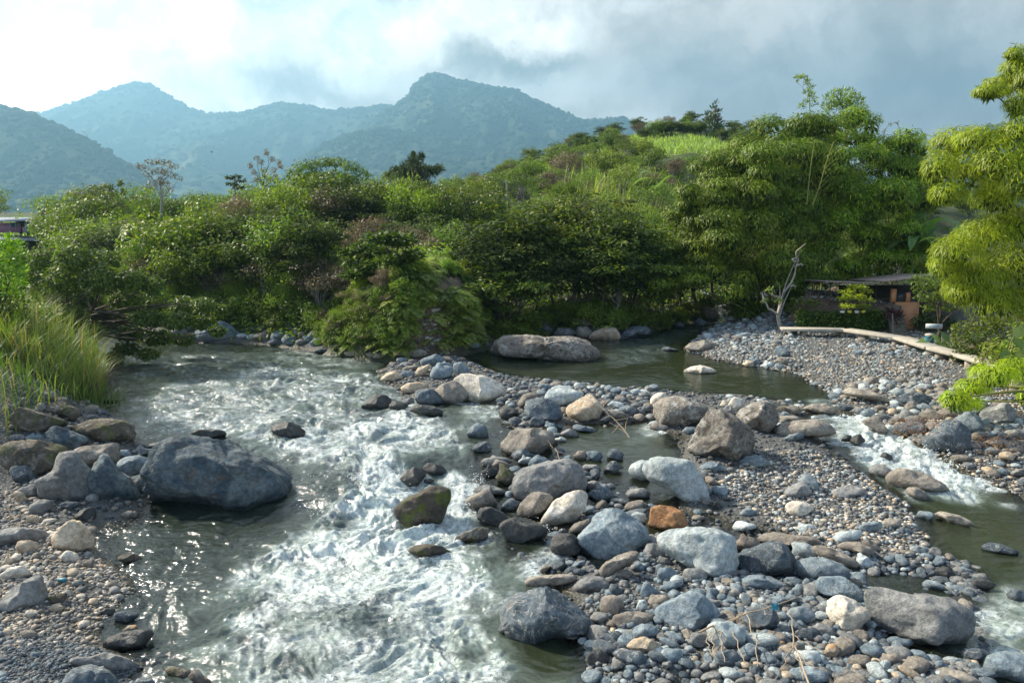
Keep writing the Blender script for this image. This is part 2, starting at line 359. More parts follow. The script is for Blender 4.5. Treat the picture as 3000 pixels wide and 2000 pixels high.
def m_water():
    m, t, p = mat('river_water'); t.n.remove(p); out = t.n['Material Output']
    P = t.new('ShaderNodeNewGeometry').outputs['Position']
    def A(n): return t.new('ShaderNodeAttribute', attribute_name=n).outputs['Fac']
    mp = t.new('ShaderNodeMapping'); t.put(mp.inputs[0], P); mp.inputs['Scale'].default_value = (1, 1.9, 1); mp.inputs['Rotation'].default_value = (0, 0, R(8))
    q = mp.outputs[0]
    warp = t.vm('ADD', q, t.vm('SCALE', t.noise(q, 1.3, 2, col=True), scale=.7))
    h = t.m('ADD', t.m('MULTIPLY', t.noise(warp, 2.6, 5, .62), .9), t.m('MULTIPLY', t.noise(warp, 8, 4, .65), .5))
    st = t.m('ADD', .07, t.m('MULTIPLY', A('chop'), .6), clamp=True)
    nrm = t.bump(h, st, .30)
    body_c = t.mix(A('chop'), t.mix(t.noise(P, .5, 3), (.012, .020, .006), (.035, .040, .014)), t.mix(t.noise(P, .6, 3), (.016, .028, .033), (.038, .054, .060)))
    body_c = t.mix(t.m('MULTIPLY', A('turf'), t.ramp(t.noise(P, .9, 5, .65), .3, .62)), body_c, (.27, .36, .30))
    body = t.new('ShaderNodeBsdfDiffuse'); t.put(body.inputs[0], body_c); t.put(body.inputs['Normal'], nrm)
    tr = t.new('ShaderNodeBsdfTransparent'); tr.inputs[0].default_value = (.60, .56, .40, 1)
    mk = t.m('MAXIMUM', A('murk'), t.m('MULTIPLY', A('chop'), .8))
    m1 = t.new('ShaderNodeMixShader'); t.put(m1.inputs[0], t.m('MINIMUM', mk, .96)); t.l.new(tr.outputs[0], m1.inputs[1]); t.l.new(body.outputs[0], m1.inputs[2])
    gl = t.new('ShaderNodeBsdfGlossy'); gl.inputs['Roughness'].default_value = .10; gl.inputs[0].default_value = (.95, .97, 1, 1); t.put(gl.inputs['Normal'], nrm)
    fr = t.new('ShaderNodeFresnel'); fr.inputs[0].default_value = 1.65; t.put(fr.inputs['Normal'], nrm)
    m2 = t.new('ShaderNodeMixShader'); t.put(m2.inputs[0], fr.outputs[0]); t.l.new(m1.outputs[0], m2.inputs[1]); t.l.new(gl.outputs[0], m2.inputs[2])
    fd = t.new('ShaderNodeBsdfPrincipled')
    t.put(fd.inputs['Base Color'], t.mix(t.noise(P, 2.1, 4), (.58, .68, .66), (.86, .90, .89))); fd.inputs['Roughness'].default_value = .55
    def off(sc, d, k): return t.vm('SCALE', t.vm('SUBTRACT', t.noise(P, sc, d, .6, col=True), (.5, .5, .5)), scale=k)
    ms = t.new('ShaderNodeMapping'); t.put(ms.inputs[0], P); ms.inputs['Scale'].default_value = (.75, 1.5, 1)
    w2 = t.vm('ADD', t.vm('ADD', ms.outputs[0], off(.55, 3, 2.6)), off(2.6, 3, .7))
    def fil(sc, d, k): return t.m('SUBTRACT', 1, t.m('MULTIPLY', t.m('ABSOLUTE', t.m('SUBTRACT', t.noise(w2, sc, d, .66), .5)), k), clamp=True)
    l1 = t.m('POWER', fil(2.0, 7, 10.), 1.6); l2 = t.m('POWER', fil(6.0, 5, 9.), 1.6)
    f2 = t.noise(w2, 3.2, 8, .75); f3 = t.noise(P, 22, 4, .75)
    t.put(fd.inputs['Normal'], t.bump(t.m('ADD', t.m('MULTIPLY', f2, .8), t.m('MULTIPLY', f3, .25)), .45, .08))
    dense = t.ramp(t.m('ADD', A('foam'), t.m('MULTIPLY', t.m('SUBTRACT', f2, .5), 1.5)), .93, 1.28)
    lines = t.m('MULTIPLY', t.m('MAXIMUM', l1, t.m('MULTIPLY', l2, .8)), t.ramp(t.m('ADD', A('foam'), t.m('MULTIPLY', t.m('SUBTRACT', t.noise(P, .8, 4, .6), .5), 1.1)), .2, .8))
    specks = t.m('MULTIPLY', t.ramp(f3, .56, .66), t.ramp(A('foam'), .2, .8, 0, .6))
    ff = t.m('MAXIMUM', t.m('MAXIMUM', dense, lines), specks)
    ff = t.m('MULTIPLY', ff, t.ramp(A('foam'), .02, .3, 0, .93))
    m3 = t.new('ShaderNodeMixShader'); t.put(m3.inputs[0], ff); t.l.new(m2.outputs[0], m3.inputs[1]); t.l.new(fd.outputs[0], m3.inputs[2])
    t.l.new(m3.outputs[0], out.inputs[0]); return m
tag(add('river_water', me, m_water()), kind='structure')

# ---------------- mountains ----------------
def m_mount(name, a, b, c):
    m, t, p = mat(name); P = t.new('ShaderNodeNewGeometry').outputs['Position']
    n = t.noise(P, .005, 6, .65); f = t.noise(P, .045, 5, .7)
    col = t.mix(f, a, b); col = t.mix(t.ramp(n, .50, .70, 0, .55), col, c)
    t.put(p.inputs['Base Color'], col); p.inputs['Roughness'].default_value = 1; p.inputs['Specular IOR Level'].default_value = .1
    t.put(p.inputs['Normal'], t.bump(t.noise(P, .05, 5, .7), .35, 8)); return m
MM = m_mount('mountain_forest', (.012, .028, .018), (.04, .065, .03), (.17, .17, .09))
def mountain(prof, D, front, seed, ridge=1., zb=3., nx=900, nt=150, back=.25, rough=1., fw=6.):
    pr = np.array([at(u, v, D)[[0, 2]] for u, v in prof]); pr = pr[pr[:, 0].argsort()]
    x = np.linspace(pr[0, 0], pr[-1, 0], nx); crest = np.interp(x, pr[:, 0], pr[:, 1])
    k = np.ones(5) / 5; crest = np.convolve(np.pad(crest, 2, 'edge'), k, 'valid')
    H = crest.max() - zb; t = np.concatenate([np.linspace(0, 1, nt), 1 + np.linspace(.01, back, nt // 4)])
    Xg, T = np.meshgrid(x, t, indexing='ij'); Cg = crest[:, None] * np.ones_like(T)
    Yg = D - front * (1 - T); w = np.where(T < 1, T, np.maximum(0, 1 - (T - 1) * 2.2)); w = np.clip(w, 0, 1) ** 1.15
    q = np.stack([Xg / H * 1.5 + seed, Yg / H * .55, 0 * Xg + seed * 3.1], -1)
    rv = np.abs(fbm(q, 5)) ; env = np.clip(np.sin(np.clip(T, 0, 1.0) * pi), 0, 1) ** 1.25
    Z = zb + (Cg - zb) * w - rv * H * .42 * ridge * env * w
    Z += fbm(np.stack([Xg, Yg, 0 * Xg], -1) / (H * .03), 3) * H * .0035 * rough * np.clip(w * 4, 0, 1)
    Z -= (T < .02) * 30
    return Xg, Yg, Z
def tree_fringe(mb, Xg, Yg, Z, n, sz, seed):
    """lumpy tree tops all over a far slope, denser along its crest"""
    r = np.random.default_rng(seed); V0, F0 = ico(1)
    i = r.integers(2, Xg.shape[0] - 2, n); cr = int(np.argmax(np.diff(Yg[0]) > 0)) ; nt_ = Xg.shape[1]
    j = np.where(r.random(n) < .45, (nt_ * .8 - np.abs(r.normal(0, 2.5, n))).astype(int), (r.random(n) * nt_ * .8).astype(int)); j = np.clip(j, 3, nt_ - 2)
    s = sz * np.clip(r.lognormal(0, .4, n), .4, 1.5)
    P = np.stack([Xg[i, j], Yg[i, j], Z[i, j] + s * .25], -1) + r.normal(0, sz * .8, (n, 3)) * [1, 1, 0]
    sc = s[:, None] * np.stack([r.uniform(.8, 1.5, n), np.ones(n), r.uniform(.6, 1.2, n)], -1)
    V = P[:, None] + V0[None] * sc[:, None] * (1 + r.normal(0, .22, (n, len(V0), 1)))
    mb.raw(V.reshape(-1, 3), (F0[None] + np.arange(n)[:, None, None] * len(V0)).reshape(-1, 3))
KM = 2.4      # how far off the ranges stand
def put_mountain(name, args, fr, **k):
    args = (args[0], args[1] * KM, args[2] * KM, args[3]); fr = (fr[0], fr[1] * KM, fr[2])
    A_ = mountain(*args, **k); me = mesh_np(name, np.stack(A_, -1).reshape(-1, 3), grid_faces(*A_[0].shape)); tag(add(name, me, MM), kind='structure')
    mb = MB(); tree_fringe(mb, *A_, *fr); tag(mb.build('far_woodland', MM, smooth=True), kind='stuff')
put_mountain('cloudy_mountain', ([(-900,300),(-300,300),(90,268),(190,235),(265,208),(310,192),(345,198),(390,225),(430,250),(470,266),(560,262),(640,240),(700,246),(770,258),(880,246),(940,250),(1100,330),(1400,420)], 2300, 1200, 1.3), (9000, 5, 1), ridge=1.1, back=.18)
put_mountain('pointed_mountain', ([(560,470),(700,400),(780,345),(850,290),(905,250),(940,225),(960,195),(985,176),(1008,172),(1040,186),(1100,198),(1150,208),(1175,208),(1220,232),(1270,252),(1310,272),(1340,282),(1400,278),(1430,275),(1455,292),(1500,312),(1560,330),(1800,350),(2000,400)], 2000, 950, 4.2), (14000, 4.6, 2))
put_mountain('foothill_spur', ([(480,520),(620,430),(680,385),(720,352),(775,322),(830,306),(880,300),(930,310),(1000,345),(1100,400),(1250,470)], 1560, 500, 7.7), (6000, 4, 3), ridge=.8)
put_mountain('left_ridge', ([(-1400,60),(-500,150),(-200,190),(0,247),(60,262),(110,285),(160,305),(210,330),(260,362),(310,395),(360,430),(420,470),(520,520)], 980, 560, 2.9), (12000, 2.8, 4), ridge=.9)
put_mountain('right_ridge', ([(2050,420),(2180,330),(2280,296),(2352,284),(2600,230),(2900,200)], 1300, 500, 5.5), (2500, 4, 5))

# ---------------- haze ----------------
hb_ = MB().box((0, 2990, 507), (5600, 3080, 517)); hz = hb_.mesh('haze', False)
hm = bpy.data.materials.new('haze'); hm.use_nodes = True; t = NT(hm.node_tree); t.n.remove(t.n['Principled BSDF'])
pv = t.new('ShaderNodeVolumePrincipled'); pv.inputs['Color'].default_value = (.36, .72, 1, 1); pv.inputs['Density'].default_value = .00018; pv.inputs['Anisotropy'].default_value = .5
t.l.new(pv.outputs[0], t.n['Material Output'].inputs['Volume']); tag(add('haze', hz, hm), kind='stuff')
# ---------------- rock materials ----------------
def m_rock(name, a, b, c=None, wet=0., lichen=0., moss=0., stain=None, bumpy=.6, vein=0.):
    m, t, p = mat(name); tc = t.new('ShaderNodeTexCoord').outputs['Object']; oi = t.new('ShaderNodeObjectInfo')
    off = t.vm('SCALE', t.new('ShaderNodeCombineXYZ').outputs[0], scale=1.)
    cx = t.n[-1] if False else None
    rv = t.vm('ADD', tc, t.vm('SCALE', oi.outputs['Location'], scale=.37))
    n1 = t.noise(rv, 1.7, 5, .6); n2_ = t.noise(rv, 9, 5, .65); n3 = t.noise(rv, 45, 3, .6)
    col = t.mix(t.ramp(n1, .35, .65), a, b)
    if c: col = t.mix(t.ramp(t.noise(rv, 2.8, 4, .7, dist=.6), .52, .72, 0, .85), col, c)
    col = t.vm('SCALE', col, scale=t.ramp(n2_, .25, .75, .62, 1.35)); col = t.vm('SCALE', col, scale=t.ramp(n3, .3, .7, .82, 1.15))
    vs = t.new('ShaderNodeTexVoronoi'); t.put(vs.inputs['Vector'], rv); vs.inputs['Scale'].default_value = 38     # mineral specks
    col = t.mix(t.ramp(vs.outputs['Distance'], .12, .22, .3, 0), col, (.04, .04, .04))
    if lichen:
        ln = t.m('MULTIPLY', t.ramp(t.noise(rv, 6.5, 6, .75), .50, .58), t.ramp(t.noise(rv, 1.3, 3), .42, .58))
        col = t.mix(t.m('MULTIPLY', ln, lichen), col, (.42, .42, .38))
        col = t.mix(t.m('MULTIPLY', t.ramp(t.noise(rv, 2.1, 5, .7), .54, .64), lichen * .75), col, (.035, .03, .022))
    if vein:
        q = t.m('ABSOLUTE', t.m('SUBTRACT', t.noise(rv, 2.2, 3, .5, dist=1.2), .5)); col = t.mix(t.ramp(q, .0, .016, vein, 0), col, (.55, .52, .45))
    if stain:
        col = t.mix(t.ramp(t.noise(rv, 3.1, 4, .6), .55, .68, 0, .8), col, stain)
    rnd = oi.outputs['Random']
    col = t.vm('SCALE', col, scale=t.ramp(rnd, 0, 1, .82, 1.18, False))
    if moss:
        ma = t.ramp(t.noise(rv, 2.3, 5, .65), .5, .62); nz = t.new('ShaderNodeSeparateXYZ'); t.put(nz.inputs[0], t.new('ShaderNodeNewGeometry').outputs['Normal'])
        col = t.mix(t.m('MULTIPLY', ma, moss), col, t.mix(n2_, (.05, .07, .008), (.17, .20, .02)))
    wa = t.m('MAXIMUM', t.new('ShaderNodeAttribute', attribute_name='wet').outputs['Fac'], wet)
    col = t.mix(wa, col, t.vm('MULTIPLY', col, (.36, .38, .38)))
    t.put(p.inputs['Base Color'], col); t.put(p.inputs['Roughness'], t.ramp(t.m('ADD', wa, t.m('MULTIPLY', n2_, .2)), 0, 1.1, .88, .22, False))
    p.inputs['Specular IOR Level'].default_value = .4
    h = t.m('ADD', t.m('ADD', t.m('MULTIPLY', t.noise(rv, 3.2, 8, .66), 1.), t.m('MULTIPLY', n3, .10)), t.m('MULTIPLY', t.noise(rv, 1.3, 3, .5), .8))
    t.put(p.inputs['Normal'], t.bump(h, bumpy * 1.15, .16)); return m
RM = {
 'h': m_rock('rough_blue_stone', (.06, .095, .12), (.19, .235, .245), (.17, .14, .11), bumpy=1.4), 
 'g': m_rock('grey_river_stone', (.16, .168, .165), (.27, .27, .255), (.36, .345, .31)),
 'b': m_rock('blue_grey_stone', (.12, .165, .195), (.22, .27, .29), (.34, .37, .37), vein=.3),
 'd': m_rock('dark_wet_stone', (.055, .06, .06), (.11, .11, .10), wet=.65),
 'k': m_rock('dark_slate_stone', (.06, .085, .105), (.125, .15, .165), (.18, .17, .15), vein=.5),
 'w': m_rock('warm_grey_stone', (.20, .175, .145), (.30, .27, .22), (.37, .34, .29)),
 't': m_rock('tan_stone', (.42, .34, .24), (.55, .46, .34), (.34, .27, .18), stain=(.45, .25, .10)),
 'o': m_rock('orange_stone', (.36, .17, .07), (.50, .27, .12), (.20, .14, .09), bumpy=1.),
 'c': m_rock('cream_stone', (.52, .46, .36), (.66, .61, .52), (.40, .36, .30)),
 'p': m_rock('pale_blue_stone', (.36, .42, .42), (.50, .54, .52), (.28, .31, .32)),
 'l': m_rock('lichened_stone', (.17, .15, .125), (.24, .215, .18), lichen=1., bumpy=.9),
 'm': m_rock('mossy_stone', (.075, .065, .05), (.14, .11, .08), wet=.35, moss=1., bumpy=.9),
 'n': m_rock('brown_crusted_stone', (.10, .085, .06), (.19, .16, .12), lichen=.5, moss=.5, bumpy=1.),
}
MNAME = dict(h='blue-grey', g='grey', b='blue-grey', d='dark wet', k='dark slate', w='brownish grey', t='tan', o='orange-brown', c='cream', p='pale blue-grey', l='lichen-spotted', m='mossy brown', n='crusty brown')

def blank(seed, sub, fac=7, rough=.05, front=True):
    """a boulder on the unit sphere: flattened facets, broad lumps, fine pitting"""
    r = np.random.default_rng(seed); V, Fc = ico(sub); V = V.copy()
    for i in range(fac):
        n = r.normal(size=3); n[1] = -abs(n[1]) * 1.3 if front and i % 3 else n[1]; n /= np.linalg.norm(n)
        c = r.uniform(.55, .86); d = V @ n - c; V -= np.outer(np.maximum(d, 0) * (1. if fac > 6 else .93), n)
    o = r.uniform(0, 90, 3)
    q = .55 if fac > 6 else 1.; V *= (1 + q * .13 * fbm(V * 1.1 + o, 2) + q * .06 * fbm(V * 2.6 + o, 2) )[:, None]
    if rough > 0: V *= (1 + rough * fbm(V * 5 + o, 4, .6))[:, None]
    return V, Fc
def to_outline(V, pts, cx, cy):
    """stretch the silhouette (x, z) of a unit boulder to a traced outline given in metres"""
    th = np.linspace(-pi, pi, 97)[:-1]; P = np.array(pts) - [cx, cy]; rad = np.zeros(96)
    for i in range(len(P)):
        a, b = P[i - 1], P[i]
        for k, tt in enumerate(th):
            dx, dy = cos(tt), sin(tt); den = dx * (b[1] - a[1]) - dy * (b[0] - a[0])
            if abs(den) < 1e-9: continue
            s = (a[0] * (b[1] - a[1]) - a[1] * (b[0] - a[0])) / den; u = (a[0] * dy - a[1] * dx) / den
            if s > 0 and -1e-6 <= u <= 1 + 1e-6: rad[k] = max(rad[k], s)
    rad[rad == 0] = rad[rad > 0].min(); ke = np.array([1, 2, 3, 2, 1]) / 9
    rad = np.convolve(np.pad(rad, 2, 'wrap'), ke, 'valid')
    a = np.arctan2(V[:, 2], V[:, 0]); rho = np.hypot(V[:, 0], V[:, 2])
    bi = ((a + pi) / (2 * pi) * 32).astype(int) % 32; mx = np.zeros(32); np.maximum.at(mx, bi, rho)
    mx = np.convolve(np.pad(mx, 1, 'wrap'), [.25, .5, .25], 'valid'); mr = np.interp(a, (np.arange(34) - .5) / 32 * 2 * pi - pi, np.concatenate([mx[-1:], mx, mx[:1]]))
    rr = np.interp(a, np.append(th, pi), np.append(rad, rad[0]))
    s = rr / mr * 1.055; o = V.copy(); o[:, 0] *= s; o[:, 2] *= s; return o
REG = {'a': (0, 901.6, .2), 'b': (0, 1176, .25), 'c': (470.4, 940.8, .2667), 'd': (1019.2, 940.8, .225), 'e': (1097.6, 1215.2, .2333), 'f': (1450.4, 901.6, .225),
 'g': (1568, 1176, .33333), 'h': (1842.4, 901.6, .225), 'p': (0, 509.6, .3), 'q': (588, 509.6, .3), 'r': (1136.8, 509.6, .3), 's': (1724.8, 509.6, .3), 'V': (0, 0, 1)}
ROCKS = []      # (u, v, width px, label) for the labels of smaller stones
STONES = open if False else None
